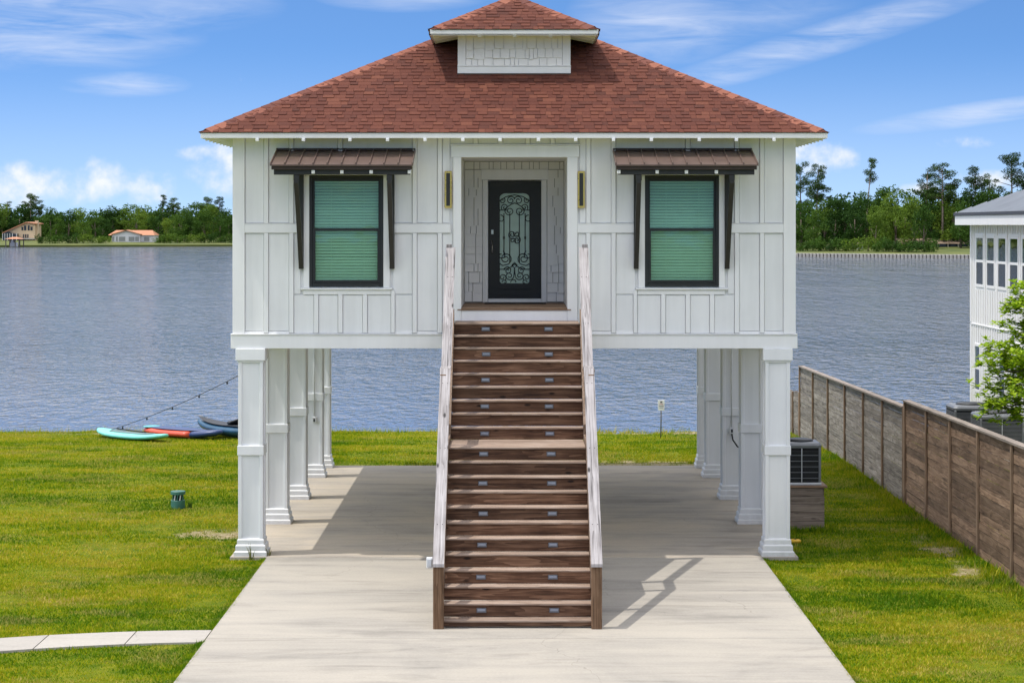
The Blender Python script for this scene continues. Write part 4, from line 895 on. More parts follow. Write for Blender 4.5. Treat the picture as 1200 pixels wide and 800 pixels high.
# ------------------------------------------------------------------ air conditioner on its timber crib
cx0, cx1, cy0, cy1 = 4.72, 5.46, 37.27, 38.1
crib = empty('timber_crib', ((cx0+cx1)/2, 37.7, 0), 'stacked weathered timber stand under the air conditioner beside the right columns', 'stand')
for k in range(5):
    z = .01+k*.146; m = 'crib_wood'
    box('timber', m, crib, cx0, cx1-.03*(k == 4), cy0, cy0+.04, z, z+.141); box('timber', m, crib, cx0, cx1, cy1-.04, cy1, z, z+.141)
    box('timber', m, crib, cx1-.04, cx1, cy0+.042, cy1-.042, z, z+.141); box('timber', m, crib, cx0, cx0+.04, cy0+.042, cy1-.042, z, z+.141)
box('top_board', 'porch_wood', crib, cx0-.03, cx1+.05, cy0-.03, cy1+.03, .742, .778)
def ac_unit(cx, cy, z, w, h, label, dark=True):
    a = empty('air_conditioner', (cx, cy, z), label, 'air conditioner', 'outdoor air conditioner units'); r = w/2; bm_ = 'ac_dark' if dark else 'ac_grey'
    box('coil_core', 'dark_void' if dark else 'ac_dark', a, cx-r+.02, cx+r-.02, cy-r+.02, cy+r-.02, z+.04, z+h-.06, .03)
    box('base_pan', 'ac_light' if dark else 'ac_grey', a, cx-r, cx+r, cy-r, cy+r, z, z+.045, .008)
    for sx in (-1, 1):
        for sy in (-1, 1): box('corner_post', 'ac_grey', a, cx+sx*(r-.03)-.022, cx+sx*(r-.03)+.022, cy+sy*(r-.03)-.022, cy+sy*(r-.03)+.022, z+.046, z+h-.085, .008)
    nl = 22
    for k in range(nl):
        zz = z+.07+k*(h-.19)/nl
        o = MB()
        for s in (-1, 1): o.box(cx-r+.055, cx+r-.055, cy+s*(r-.012)-.006, cy+s*(r-.012)+.006, zz, zz+.011); o.box(cx+s*(r-.012)-.006, cx+s*(r-.012)+.006, cy-r+.055, cy+r-.055, zz, zz+.011)
        o.build('louvre', 'ac_grey' if k % 4 == 2 else bm_, a)
    box('grille_bar', 'ac_light', a, cx-.008, cx+.008, cy-r-.007, cy-r-.001, z+.046, z+h-.09, .002)
    MB().loft([[(cx+q*math.copysign(1, 1)*0+(r+dr)*px, cy+(r+dr)*py, z+zz) for px, py in ((-1,-.86),(-.86,-1),(.86,-1),(1,-.86),(1,.86),(.86,1),(-.86,1),(-1,.86))] for q, (dr, zz) in enumerate(((0, h-.085), (.006, h-.04), (-.02, h), (-.10, h+.012)))]).build('top_cover', 'ac_grey', a)
    MB().lathe(cx, cy, [(r*.72, h+z+.0125), (r*.70, h+z+.035), (r*.45, h+z+.055), (.05, h+z+.06)], 24).build('fan_guard', 'ac_dark', a, True)
    return a
ac_unit(5.07, 37.68, .7785, .70, .74, 'dark louvred air conditioner on a timber stand beside the right columns')

# ------------------------------------------------------------------ small things on the lawn
bx, by = -6.38, 40.2
ped = empty('utility_pedestal', (bx, by, 0), 'small green round utility pedestal standing alone in the left lawn', 'pedestal')
MB().lathe(bx, by, [(.132, -.02), (.132, .142), (.126, .15)], 24).build('lower_body', 'green_plastic', ped)
MB().lathe(bx, by, [(.080, .1502), (.080, .2548)], 20).build('core', 'dark_void', ped)
for a in (math.radians(q) for q in (-152, -120, -92, -62, -30, 30, 90, 150)): MB().tube([(bx+.104*math.cos(a), by+.104*math.sin(a), .1505), (bx+.104*math.cos(a+.15), by+.104*math.sin(a+.15), .2545)], .012, 6).build('spacer_bar', 'white_plastic' if -2.5 < a < -.6 and a != math.radians(-92) else 'green_plastic', ped)
MB().lathe(bx, by, [(.134, .255), (.140, .262), (.140, .312), (.132, .320), (.02, .325)], 24).build('cap', 'green_plastic', ped)
# tall weeds at the front left column and round the pedestal
def tuft(name, x, y, n, h, label, m='weed'):
    Vv = []; 
    for i in range(n):
        a = random.uniform(0, 6.28); r = random.uniform(0, .05); x0, y0 = x+r*math.cos(a), y+r*math.sin(a)*.5; hh = h*random.uniform(.4, 1); lx, ly = random.uniform(-.4, .4)*hh, random.uniform(-.3, .1)*hh; w = .006
        Vv += [(x0-w, y0, 0), (x0+w, y0, 0), (x0+lx*.5+w*.7, y0+ly*.5, hh*.6), (x0+lx*.5-w*.7, y0+ly*.5, hh*.6), (x0+lx, y0+ly, hh)]
    F_ = []
    for i in range(n): k = i*5; F_ += [(k, k+1, k+2, k+3), (k+3, k+2, k+4)]
    mb = MB(); mb.v = Vv; mb.f = F_; o = mb.build(name, m, None, rnd=np.random.default_rng(3).random(len(F_)), fix=False); return tag(o, label, 'weed', 'weeds on the lawn')
tuft('weed_tuft', -4.20, 33.93, 9, .34, 'dry weed stalks against the foot of the front left column'); tuft('weed_tuft', -3.94, 34.1, 7, .24, 'small weeds at the inner corner of the front left column')
tuft('weed_tuft', bx+.22, by-.02, 26, .16, 'green weed tuft beside the green utility pedestal', 'oak_leaves')
# yellow plastic piece
MB().lathe(4.74, 35.7, [(.095, .02), (.10, .05), (.075, .07), (.042, .075), (.038, .055), (.015, .05)], 18).build('yellow_lid', 'yellow_plastic', None, True)
yl = bpy.data.objects['yellow_lid']; tag(yl, 'small yellow plastic lid lying in the grass by the front right column', 'lid'); MB().lathe(4.74, 35.7, [(.018, .066), (.018, .080)], 10).build('hole', 'dark_void', yl)
# sign by the water
sxx, syy = 3.85, 55.6; sz = float(gz(0, syy))
sg_ = empty('shore_sign', (sxx, syy, sz), 'small white notice sign on a thin post at the water edge', 'sign')
MB().tube([(sxx, syy, sz-.1), (sxx+.012, syy, .76)], .016, 8).build('post', 'sign_post', sg_, True)
sp = box('sign_plate', 'sign_white', sg_, sxx-.075, sxx+.095, syy-.03, syy-.018, .50, .775, .004)
box('printed_mark', 'sign_ink', sp, sxx-.02, sxx+.035, syy-.0335, syy-.0305, .70, .745, 0)
for k, w in enumerate((.10, .12, .09)): box('printed_line', 'sign_red' if k == 0 else 'sign_ink', sp, sxx+.01-w/2, sxx+.01+w/2, syy-.0335, syy-.0305, .66-k*.045, .672-k*.045, 0)

# boards and kayak
def hull(L, Wd, Hh, prof, rocker, sec_n=14, flat=2.6, n=22):
    secs = []
    for i in range(n+1):
        t = -1+2*i/n; w = Wd/2*prof(t); zc = rocker(t); c = []
        for q in range(sec_n):
            a = 2*math.pi*q/sec_n; cc, ss = math.cos(a), math.sin(a)
            c.append((t*L/2, w*math.copysign(abs(cc)**(2/flat), cc), zc+Hh/2+Hh/2*math.copysign(abs(ss)**(2/flat), ss)*max(.35, prof(t)**.4)))
        secs.append(c)
    return secs
def place(secs, p, ang, pitch=0.0):
    R = Matrix.Rotation(ang, 4, 'Z') @ Matrix.Rotation(pitch, 4, 'Y'); return [[tuple(R @ Vector(v)+Vector(p)) for v in c] for c in secs]
def sup(t): return max(.02, (1-abs(t)**2.6))**.62
A1 = math.atan2(-2.6, 2.4); p1 = (-9.95, 55.15, -.19)
o1 = empty('paddle_board', p1, 'pale turquoise paddle board lying nearest on the grassy shore', 'paddle board', 'boards and boats on the left shore')
MB().loft(place(hull(3.25, .80, .15, sup, lambda t: .10*abs(t)**3), p1, A1, -.02)).build('hull', 'teal_board', o1, True)
MB().loft(place([[(v[0], v[1], v[2]) for v in c] for c in hull(1.9, .34, .016, lambda t: .9 if abs(t) < .96 else .3, lambda t: .147+.02*abs(t)**3)], p1, A1, -.02)).build('deck_pad', 'pad_grey', o1, True)
MB().tube([tuple(Matrix.Rotation(A1, 3, 'Z') @ Vector((x, .1, .19))+Vector(p1)) for x in (-.9, -.3, .5)], .018, 6).build('paddle_shaft', 'rubber_black', o1, True)
A2 = math.atan2(-1.5, 2.2); p2 = (-8.72, 55.75, -.20)
o2 = empty('paddle_board', p2, 'red and dark blue paddle board with upturned nose behind the turquoise board', 'paddle board', 'boards and boats on the left shore')
rk2 = lambda t: .20*max(0, t-.35)**1.6+.03*max(0, -t-.4)
h2 = hull(2.75, .82, .20, sup, rk2, n=24)
MB().loft(place(h2[:17], p2, A2)).build('hull', 'red_board', o2, True); MB().loft(place(h2[17:], p2, A2)).build('nose', 'blue_board', o2, True)
MB().loft(place([[(v[0]-.15, v[1], v[2]) for v in c] for c in hull(2.0, .62, .03, sup, lambda t: .19)], p2, A2)).build('deck_panel', 'blue_board', o2, True)
MB().loft(place([[(v[0]-1.12, v[1], v[2]) for v in c] for c in hull(.42, .5, .05, sup, lambda t: .185)], p2, A2)).build('tail_pad', 'turq_board', o2, True)
A3 = math.atan2(-1.9, 2.3); p3 = (-7.25, 55.6, -.20)
o3 = empty('kayak', p3, 'dark blue kayak drawn up on the shore behind the front left column', 'kayak', 'boards and boats on the left shore')
def kprof(t): return max(.03, (1-abs(t)**2.2))**.8
rk3 = lambda t: .16*abs(t)**3
MB().loft(place([[(v[0], v[1]*(1 if v[2] > rk3(-1+2*i/22)+.16 else .72), v[2]) for v in c] for i, c in enumerate(hull(3.1, .80, .32, kprof, rk3))], p3, A3)).build('hull', 'kayak_blue', o3, True)
MB().loft(place([[(v[0], v[1], v[2]) for v in c] for c in hull(3.02, .66, .03, kprof, lambda t: .305+.15*abs(t)**3)], p3, A3)).build('deck', 'kayak_dark', o3, True)
for xs_ in (-.1, .75): MB().loft(place([[(v[0]+xs_, v[1], v[2]) for v in c] for c in hull(.42, .46, .10, sup, lambda t: .33+.09*max(0, t))], p3, A3)).build('seat', 'kayak_dark', o3, True)
# string of lights from the back left column down to the shore
pa, pb = Vector((-4.24, 46.40, 3.10)), Vector((-10.66, 56.0, -.05)); pts = []
for i in range(31): t = i/30; p = pa.lerp(pb, t); p.z -= .19*4*t*(1-t); pts.append(p)
slt = MB().tube(pts, .008, 5).build('string_lights', 'rubber_black', None, True); tag(slt, 'thin black string of bulbs sloping from the column to the left shore', 'string lights')
for i in range(4, 30, 4): p = pts[i]; MB().lathe(p.x, p.y, [(.010, p.z-.07), (.024, p.z-.055), (.022, p.z-.035), (.014, p.z-.015), (.012, p.z-.004)], 8).build('bulb', 'rubber_black', slt, True)

# ------------------------------------------------------------------ neighbour's house on the right
NX0, NX1, NY0, NY1 = 11.0, 20.0, 36.0, 51.0
nb = empty('neighbor_house', (15.5, 43.5, 0), 'white two storey neighbouring house with grey metal roof at the right edge', 'house')
mb = MB(); NT = .12
wins_up = [(50.30-.72*k*1.33, ) for k in range(12)]
U = [50.0-k*1.14 for k in range(12)]; LW = [50.25-k*2.55 for k in range(5)]
holes = []
for y in U: holes.append((y-.37, y+.37, 3.95, 5.07))
for y in LW: holes.append((y-.25, y+.25, 1.45, 2.50))
# wall facing the camera side (-X), with openings cut column by column
cuts = sorted(set([NY0, NY1]+[v for h_ in holes for v in h_[:2]]))
for a, c in zip(cuts[:-1], cuts[1:]):
    mid = (a+c)/2; hs = sorted([(h_[2], h_[3]) for h_ in holes if h_[0] < mid < h_[1]]); z = 0
    for (z0, z1) in hs: mb.box(NX0, NX0+NT, a, c, z, z0); z = z1
    mb.box(NX0, NX0+NT, a, c, z, 5.42)
nw = mb.build('side_wall', 'neighbor_white', nb)
box('rear_wall', 'neighbor_white', nb, NX0+NT+.001, NX1, NY1-.12, NY1, 0, 5.42, 0); box('front_wall', 'neighbor_white', nb, NX0+NT+.001, NX1, NY0, NY0+.12, 0, 5.42, 0); box('far_wall', 'neighbor_white', nb, NX1-.12, NX1-.001, NY0+.121, NY1-.121, 0, 5.42, 0)
box('belt_course', 'neighbor_white', nw, NX0-.024, NX0-.001, NY0, NY1, 2.99, 3.02); box('corner_board', 'neighbor_white', nw, NX0-.026, NX0-.001, NY1-.16, NY1, 0, 2.98); box('corner_board', 'neighbor_white', nw, NX0-.026, NX0-.001, NY1-.16, NY1, 3.035, 5.40)
y = NY1-.36
while y > NY0+.1:
    def free(z0, z1):
        return not any(h_[0]-.09 < y < h_[1]+.09 and h_[2] < z1+.2 and h_[3] > z0-.2 for h_ in holes)
    lows = [(h_[2], h_[3]) for h_ in holes if h_[0]-.09 < y < h_[1]+.09]
    segs = [(0.0, 2.98), (3.035, 5.40)]
    for (a, c) in lows: segs = [q for sgm in segs for q in ([(sgm[0], a-.10), (c+.10, sgm[1])] if sgm[0] < a < sgm[1] else [sgm])]
    for (a, c) in segs:
        if c-a > .05: sbox('batten', 'neighbor_white', nw, NX0-.022, NX0-.001, y-.022, y+.022, a, c)
    y -= .245
for i, h_ in enumerate(holes):
    a, c, z0, z1 = h_; t = .055; m2 = MB()
    m2.box(NX0-.018, NX0+.03, a-t, a+.012, z0-t, z1+t, .003); m2.box(NX0-.018, NX0+.03, c-.012, c+t, z0-t, z1+t, .003); m2.box(NX0-.018, NX0+.03, a+.012, c-.012, z0-t, z0+.015, .003); m2.box(NX0-.018, NX0+.03, a+.012, c-.012, z1-.015, z1+t, .003)
    m2.box(NX0-.014, NX0+.03, a+.012, c-.012, (z0+z1)/2-.03, (z0+z1)/2+.03, .003)
    w = m2.build('window', 'neighbor_white', nb); zm = (z0+z1)/2
    box('pane', 'neighbor_glass', w, NX0-.006, NX0-.002, a+.012, c-.012, zm+.03, z1-.015, 0); box('pane', 'window_dark', w, NX0-.008, NX0, a+.012, c-.012, z0+.015, zm-.03, 0)
    box('blind', 'blind', w, NX0+.02, NX0+.028, a+.012, c-.012, zm, z1-.015, 0); box('room_backing', 'room_dark', w, NX0+.10, NX0+.11, a-.02, c+.02, z0, z1, 0)
ov = .32; q0, q1, q2, q3 = (NX0-ov, NY0-ov, 5.64), (NX1+ov, NY0-ov, 5.64), (NX1+ov, NY1+ov, 5.64), (NX0-ov, NY1+ov, 5.64); hwN = (NX1-NX0+2*ov)/2; rz_ = 5.64+hwN*.40; xm = (NX0+NX1)/2; ga, gb = (xm, NY0-ov+hwN, rz_), (xm, NY1+ov-hwN, rz_)
nr = MB().poly([q0, q1, q2, q3, ga, gb], [(0,1,4),(1,2,5,4),(2,3,5),(3,0,4,5)]).build('roof', 'metal_roof', nb)
yy = NY0-ov+.3
while yy < NY1+ov:
    run = min(hwN, yy-(NY0-ov), NY1+ov-yy); MB().poly([(NX0-ov, yy-.014, 5.642), (NX0-ov, yy+.014, 5.642), (NX0-ov+run, yy+.014, 5.642+run*.40), (NX0-ov+run, yy-.014, 5.642+run*.40), (NX0-ov, yy, 5.675), (NX0-ov+run, yy, 5.675+run*.4)], [(0,1,4),(1,2,5,4),(2,3,5),(3,0,4,5)]).build('seam_rib', 'metal_roof', nr); yy += .30
box('roof_edge', 'metal_roof_edge', nr, NX0-ov-.03, NX0-ov-.001, NY0-ov, NY1+ov+.02, 5.585, 5.66); box('roof_edge', 'metal_roof_edge', nr, NX0-ov, NX1+ov, NY1+ov+.001, NY1+ov+.02, 5.585, 5.66)
for a in ((NX0-ov, NX0-ov+.04, NY0-ov, NY1+ov, 5.36, 5.60), (NX0-ov+.041, NX1+ov, NY1+ov-.04, NY1+ov, 5.36, 5.60)): box('fascia', 'neighbor_white', nr, *a)
box('soffit', 'neighbor_white', nr, NX0-ov+.041, NX1+ov-.04, NY0-ov+.04, NY1+ov-.041, 5.425, 5.45, 0)
# bay of the house that steps forward, by the frame edge
bay = box('bay_wall', 'neighbor_white', nb, NX0-.55, NX0-.03, 36.2, 44.4, 0, 2.9, 0)
for k in range(20): sbox('batten', 'neighbor_white', bay, NX0-.57, NX0-.551, 36.5+k*.4-.022, 36.5+k*.4+.022, 0, 2.88)
ac_unit(9.85, 43.2, .75, .9, .78, 'grey air conditioner behind the brown fence, nearer one by the neighbouring house', False); ac_unit(9.75, 45.2, .75, .9, .78, 'grey air conditioner behind the fence, half hidden farther one by the neighbouring house', False)
for cy in (43.2, 45.2):
    pl = empty('equipment_stand', (9.8, cy, 0), 'timber stand under the %s grey air conditioner behind the fence' % ('nearer' if cy < 44 else 'farther'), 'stand'); box('deck', 'crib_wood', pl, 9.2, 10.4, cy-.5, cy+.5, .70, .748)
    for sx in (-1, 1):
        for sy in (-1, 1): box('leg', 'crib_wood', pl, 9.8+sx*.5-.045, 9.8+sx*.5+.045, cy+sy*.42-.045, cy+sy*.42+.045, 0, .699)

# ------------------------------------------------------------------ leaves
def quads(C, N, size, asp, rng):
    """leaf quads at centres C facing N"""
    n = len(C); t = rng.normal(size=(n, 3)); u = np.cross(N, t); u /= np.linalg.norm(u, axis=1)[:, None]+1e-9; v = np.cross(N, u); s = size if np.ndim(size) else np.full(n, size)
    a, b_ = u*s[:, None], v*(s*asp)[:, None]
    V = np.stack([C-a*.9, C-b_*.6+a*.1, C+a, C+b_*.6-a*.1], 1).reshape(-1, 3); return V, np.arange(4*n).reshape(-1, 4)
def crown_mesh(name, blobs, nper, leaf, m, rng, asp=.75, shell=.55):
    Cs, Ns, Rs = [], [], []
    for (x, y, z, rx, ry, rz) in blobs:
        k = max(8, int(nper*(rx*ry*rz)**(2/3))); d = rng.normal(size=(k, 3)); d /= np.linalg.norm(d, axis=1)[:, None]; r = shell+(1-shell)*rng.random(k)**.5; r *= 1+.25*np.sin(d[:, 0]*7+x)*np.sin(d[:, 2]*6+y)
        P = d*r[:, None]*np.array([rx, ry, rz])+np.array([x, y, z]); N = d+rng.normal(size=(k, 3))*.75; N /= np.linalg.norm(N, axis=1)[:, None]; Cs.append(P); Ns.append(N); Rs.append(np.clip(rng.normal(.5, .2, k)+.12*(rng.random()-.5), 0, 1))
    C = np.concatenate(Cs); V, F = quads(C, np.concatenate(Ns), leaf*rng.uniform(.6, 1.4, len(C)), asp, rng); return arr_mesh(name, V, F, m, np.concatenate(Rs))
def trunk_mesh(name, m, segs):
    mb = MB()
    for pts, r in segs: mb.tube(pts, r, 6)
    a = np.array(mb.v); return mb.mesh(name, m, (0,0,0), True)
# far tree kinds (unit: metres), several of each
protos = {'oak': [], 'pine': [], 'shrub': []}
for k in range(5):
    rng = np.random.default_rng(100+k); H = 10.5; bl = []
    for i in range(26):
        a = rng.uniform(0, 6.28); zz = rng.uniform(.05, .95); rr = 4.0*math.sqrt(max(.05, 1-((zz-.45)/.58)**2))*rng.uniform(.25, 1); r = rng.uniform(.9, 1.9); bl.append((rr*math.cos(a), rr*math.sin(a), zz*H, r, r, r*.72))
    cm = crown_mesh('crown', bl, 66, .26, 'oak_leaves', rng); tm = trunk_mesh('trunk', 'bark', [([(0,0,-.5), (.1,0,2.5), (.3,.1,6)], [.34, .26, .12]), ([(.1,0,2.2), (1.4,.4,5)], [.18, .08]), ([(.1,0,2.5), (-1.5,-.5,5.2)], [.17, .07])]); protos['oak'].append((cm, tm))
for k in range(5):
    rng = np.random.default_rng(200+k); H = 16; bl = []; seg = [([(0,0,-.5), (.15*rng.normal(),0,6), (.3*rng.normal(),.1,H-1)], [.27, .2, .08])]
    lo = rng.uniform(.42, .6) if k != 3 else .72
    for i in range((24, 30, 20, 9, 26)[k]):
        a = rng.uniform(0, 6.28); f = rng.random(); zz = H*(lo+(1-lo)*f); rr = (3.3 if k != 3 else 2.0)*math.sin(math.pi*min(.96, .22+.74*f))**.7*rng.uniform(.35, 1); r = rng.uniform(.65, 1.3); e = (rr*math.cos(a), rr*math.sin(a), zz+.35)
        bl.append((*e, r*1.15, r*1.15, r*.55)); seg.append(([(0, 0, zz-.5), (e[0]*.6, e[1]*.6, zz), e], [.07, .05, .025]))
    protos['pine'].append((crown_mesh('crown', bl, 240, .20, 'pine_needles', rng, .45, .35), trunk_mesh('trunk', 'pine_bark', seg)))
for k in range(3):
    rng = np.random.default_rng(300+k); bl = [(rng.uniform(-1.6, 1.6), rng.uniform(-1, 1), rng.uniform(.3, 2.0), *(rng.uniform(.6, 1.1),)*3) for i in range(10)]
    protos['shrub'].append((crown_mesh('foliage', bl, 60, .22, 'oak_leaves', rng), trunk_mesh('stem', 'bark', [([(0,0,-.3), (.2,0,1.5)], [.1, .04])])))
def tree(kind, k, x, y, z, s, sz, label, group, rot=None):
    cm, tm = protos[kind][k % len(protos[kind])]; nm = {'oak': 'broadleaf_tree', 'pine': 'pine_tree', 'shrub': 'shrub'}[kind]
    r = empty(nm, (x, y, z), label, 'shrub' if kind == 'shrub' else 'tree', group)
    obj('foliage' if kind == 'shrub' else 'crown', cm, r, (x, y, z)); obj('stem' if kind == 'shrub' else 'trunk', tm, r, (x, y, z)); r.rotation_euler = (0, 0, random.uniform(0, 6.28) if rot is None else rot); r.scale = (s, s, sz); return r
ORD = ['first', 'second', 'third', 'fourth', 'fifth', 'sixth', 'seventh', 'eighth', 'ninth', 'tenth', 'eleventh', 'twelfth', 'thirteenth', 'fourteenth', 'fifteenth', 'sixteenth', 'seventeenth', 'eighteenth', 'nineteenth', 'twentieth', 'twenty-first']
def ordinal(lst, i, cut):
    row = [q for q in lst if (q[1] >= cut) == (lst[i][1] >= cut)]; return ORD[sorted(q[0] for q in row).index(lst[i][0])], 'back' if lst[i][1] >= cut else 'front'
def land_z(off): return float(np.interp(off, [o for o, z in offs], [z for o, z in offs]))
def at(px, depth): return (px-602.5)*depth/2482
# left shore trees
GL = 'trees of the wood on the far left shore'
LT = [(2,60,12.5),(24,66,12.5),(48,48,9),(60,62,12),(66,28,8.2),(80,50,10.5),(92,60,11.2),(98,34,7.6),(112,52,10.8),(120,40,7.5),(133,62,11.8),(150,60,12.6),(160,52,11),(172,64,12.8),(186,44,10.6),(196,30,8),(205,26,9.6),(213,56,12),(224,46,11.2),(232,60,13.4),(240,40,10.8),(250,52,12.6),(258,34,9.4),(268,50,11.6),(284,40,11),(300,50,12)]
for i, (px, off, H) in enumerate(LT):
    d = 588+off; x = at(px, d); d = shore_y(x)+off; tree('oak', i*3+1, at(px, d), d, land_z(off), H/10.6*random.uniform(.80, 1.0), H/13.4, '%s broadleaf tree from the left in the %s row of the far left wood' % ordinal(LT, i, 45), GL)
for i, (px, off, H) in enumerate([(36,70,16),(42,72,15),(30,74,13.5),(191,70,15.2),(204,68,14.2),(243,66,15),(257,70,15.2),(8,74,13.5)]):
    d = 588+off; x = at(px, d); d = shore_y(x)+off; tree('pine', i, at(px, d), d, land_z(off),   .72, H/19.4, ('second thin pine from the left above the wood across the lake', 'third thin pine from the left above the wood across the lake', 'short pine behind the cream house across the lake', 'leftmost of four pines above the wood near the white wall', 'second of four pines above the wood near the white wall', 'third of four pines above the wood near the white wall', 'pine above the wood closest to the left wall of the white house', 'leftmost thin pine above the wood at the left edge')[i], 'pines above the wood on the far left shore')
for i, px in enumerate((48, 58, 70, 82, 90, 98, 108, 116, 124, 186, 193, 200, 208, 216, 224, 232, 240, 248, 256, 264, 272)):
    d = 590; x = at(px, d); d = shore_y(x)+12; tree('shrub', i, at(px, d), d, land_z(12), random.uniform(.8, 1.2), random.uniform(.7, 1.15), '%s low shrub from the left near the waterline of the far left shore' % ORD[i], 'shrubs on the far left shore')
# right shore trees
GR = 'trees of the wood on the far right shore'
RT = [(920,40,12),(940,34,11.2),(954,28,8.6),(966,44,10),(978,38,10.6),(990,46,11.8),(1003,36,11),(1016,44,12),(1026,30,9),(1038,46,13),(1050,38,12.2),(1060,50,13.6),(1072,34,10.8),(1082,28,9),(1092,46,12.6),(1104,52,13),(1117,44,12.2),(1126,36,10),(1140,46,12.4),(1158,48,12),(1176,46,12.6),(1200,46,12.4),(1222,44,12)]
for i, (px, off, H) in enumerate(RT):
    d = 388+off; d = shore_y(at(px, d))+off; tree('oak', i*2, at(px, d), d, land_z(off), H/10.6*random.uniform(.70, .95), H/12.0, '%s broadleaf tree from the left in the %s row behind the far sea wall' % ordinal(RT, i, 42), GR)
PR = [(938,48,17.6,.78,0,'tall pine standing nearest the white house on the far right shore'),(958,46,17.2,.85,1,'broad crowned tall pine second from the white house on the far right shore'),(1013,56,17.8,.80,3,'lone sparse pine with a bare leaning trunk against the sky across the lake'),
      (1086,44,16.4,.74,2,'slim pine left of the round crowned pine across the lake'),(1104,42,16.9,1.0,1,'round crowned tall pine left of the neighbouring roof across the lake'),(1143,50,15.6,.82,4,'spreading pine just above the neighbouring roof edge across the lake'),(1160,56,15.0,.62,2,'thin pine between two spreading pines above the neighbouring roof'),(1186,46,18.6,1.0,0,'tallest pine above the neighbouring metal roof at the right edge'),(1214,50,18.6,.9,1,'tall pine cut off by the right edge of the view')]
for (px, off, H, s, k, lb) in PR:
    d = 388+off; d = shore_y(at(px, d))+off; r = tree('pine', k, at(px, d), d, land_z(off), s, H/16.6, lb, 'pines on the far right shore')
    if k == 3: r.rotation_euler = (0, .10, .3)
for i, px in enumerate((936, 944, 953, 962, 972, 982, 992, 1000, 1017, 1027, 1037, 1046, 1055, 1064, 1074, 1083, 1092)):
    d = 395+15; d = shore_y(at(px, d))+15; tree('shrub', i, at(px, d), d, land_z(15), random.uniform(.8, 1.2), random.uniform(.6, 1.1), '%s low shrub from the left at the foot of the wood behind the sea wall' % ORD[i], 'shrubs on the far right shore')
# the wood behind and beyond, read as one mass
rng = np.random.default_rng(5); bl = []
for i in range(1150):
    x = rng.uniform(-330, 300); off = rng.uniform(60, 100); H = rng.uniform(5.5, 9.2)
    if x > 0: H = rng.uniform(7, 10.4)
    y = shore_y(x)+off; bl.append((x, y, land_z(off)+H*rng.uniform(.15, .8), 3.6, 3.6, 3.0))
for i in range(420):                                        # shore wood outside the view and behind the house
    x = rng.choice([rng.uniform(-330, -150), rng.uniform(-62, 46), rng.uniform(112, 300)]); off = rng.uniform(22, 60); H = rng.uniform(7, 11); y = shore_y(x)+off; bl.append((x, y, land_z(off)+H*rng.uniform(.15, .8), 3.2, 3.2, 2.8))
wood_mesh = crown_mesh('far_woods', bl, 18, .55, 'wood_leaves', rng); tag(obj('far_woods', wood_mesh), 'dark mass of the wood across the lake', 'woods', kind='stuff')

# ------------------------------------------------------------------ houses and sea wall across the lake
def hz_(off): return land_z(off)
# cream house with long sloping gable
d = shore_y(at(24, 600))+36; k = d/2482; X0 = at(4, d); X1 = at(44, d); zb = hz_(36); ZPX = lambda py: CAM_H-(py-264)*k
ch = empty('cream_house', ((X0+X1)/2, d, zb), 'cream gabled house across the lake at the left edge', 'house')
pr = [at(5, d), at(31, d), at(41, d)]
w_ = MB().prism([(pr[0], zb-.5), (pr[0], ZPX(273)), (pr[1], ZPX(261.5)), (pr[2], ZPX(263)), (pr[2], zb-.5)], 'Y', d, d+8).build('wall', 'cream_stucco', ch)
MB().prism([(pr[0]-.5, ZPX(272.6)), (pr[1], ZPX(260)), (pr[2]+.6, ZPX(261.8)), (pr[2]+.6, ZPX(262.8)), (pr[1], ZPX(261.3)), (pr[0]-.5, ZPX(273.8))], 'Y', d-.6, d+8.5).build('roof', 'terracotta', ch)
MB().box(at(40, d), at(43.5, d), d+1, d+2.2, zb, ZPX(258.5)).build('chimney', 'cream_stucco', ch)
for (xa, xb, ya, yb) in ((25.3,27.3,266,270),(28.3,30.8,264.2,270),(32.6,34.8,264.2,270),(35.8,38.2,265.6,270),(27,28.4,274.6,280.6),(29.4,31,274.6,280.6),(32,33.4,274.6,280.6)): box('window', 'window_dark', ch, at(xa, d), at(xb, d), d-.12, d-.01, ZPX(yb), ZPX(ya), 0)
MB().prism([(at(5.4, d), zb), (at(5.4, d), ZPX(274)), (at(11, d), ZPX(271.2)), (at(17, d), ZPX(273.4)), (at(22, d), ZPX(274)), (at(22, d), zb)], 'Y', d-2.5, d-.01).build('screen_porch', 'window_dark', ch)
for px in (5.5, 8.2, 11, 14, 17, 21.8): box('porch_post', 'house_white', ch, at(px, d)-.08, at(px, d)+.08, d-2.62, d-2.51, zb, ZPX(273.6), 0)
box('deck', 'bulkhead', ch, at(24, d), at(42, d), d-2.5, d-.2, zb+.3, zb+.6, 0)
# boathouse on the water
d = shore_y(at(17, 590))-4; k = d/2482; ZPX = lambda py, k=k: CAM_H-(py-264)*k
bh = empty('boathouse', (at(17, d), d, WATER_Z), 'open boathouse with tan roof on the water before the cream house', 'boathouse')
MB().poly([(at(8.5, d), d-3, ZPX(280)), (at(26, d), d-3, ZPX(280)), (at(26, d), d+3, ZPX(280)), (at(8.5, d), d+3, ZPX(280)), (at(15, d), d, ZPX(277.6)), (at(20, d), d, ZPX(277.6))], [(0,1,5,4),(1,2,5),(2,3,4,5),(3,0,4),(3,2,1,0)]).build('roof', 'terracotta', bh)
for px in (9.5, 14, 20.5, 25):
    for dy_ in (-2.6, 2.6): box('pile', 'bulkhead_dark', bh, at(px, d)-.12, at(px, d)+.12, d+dy_-.12, d+dy_+.12, WATER_Z-.5, ZPX(280.01), 0)
bt = empty('moored_boat', (at(17, d), d, WATER_Z), 'small white boat moored under the boathouse roof', 'boat')
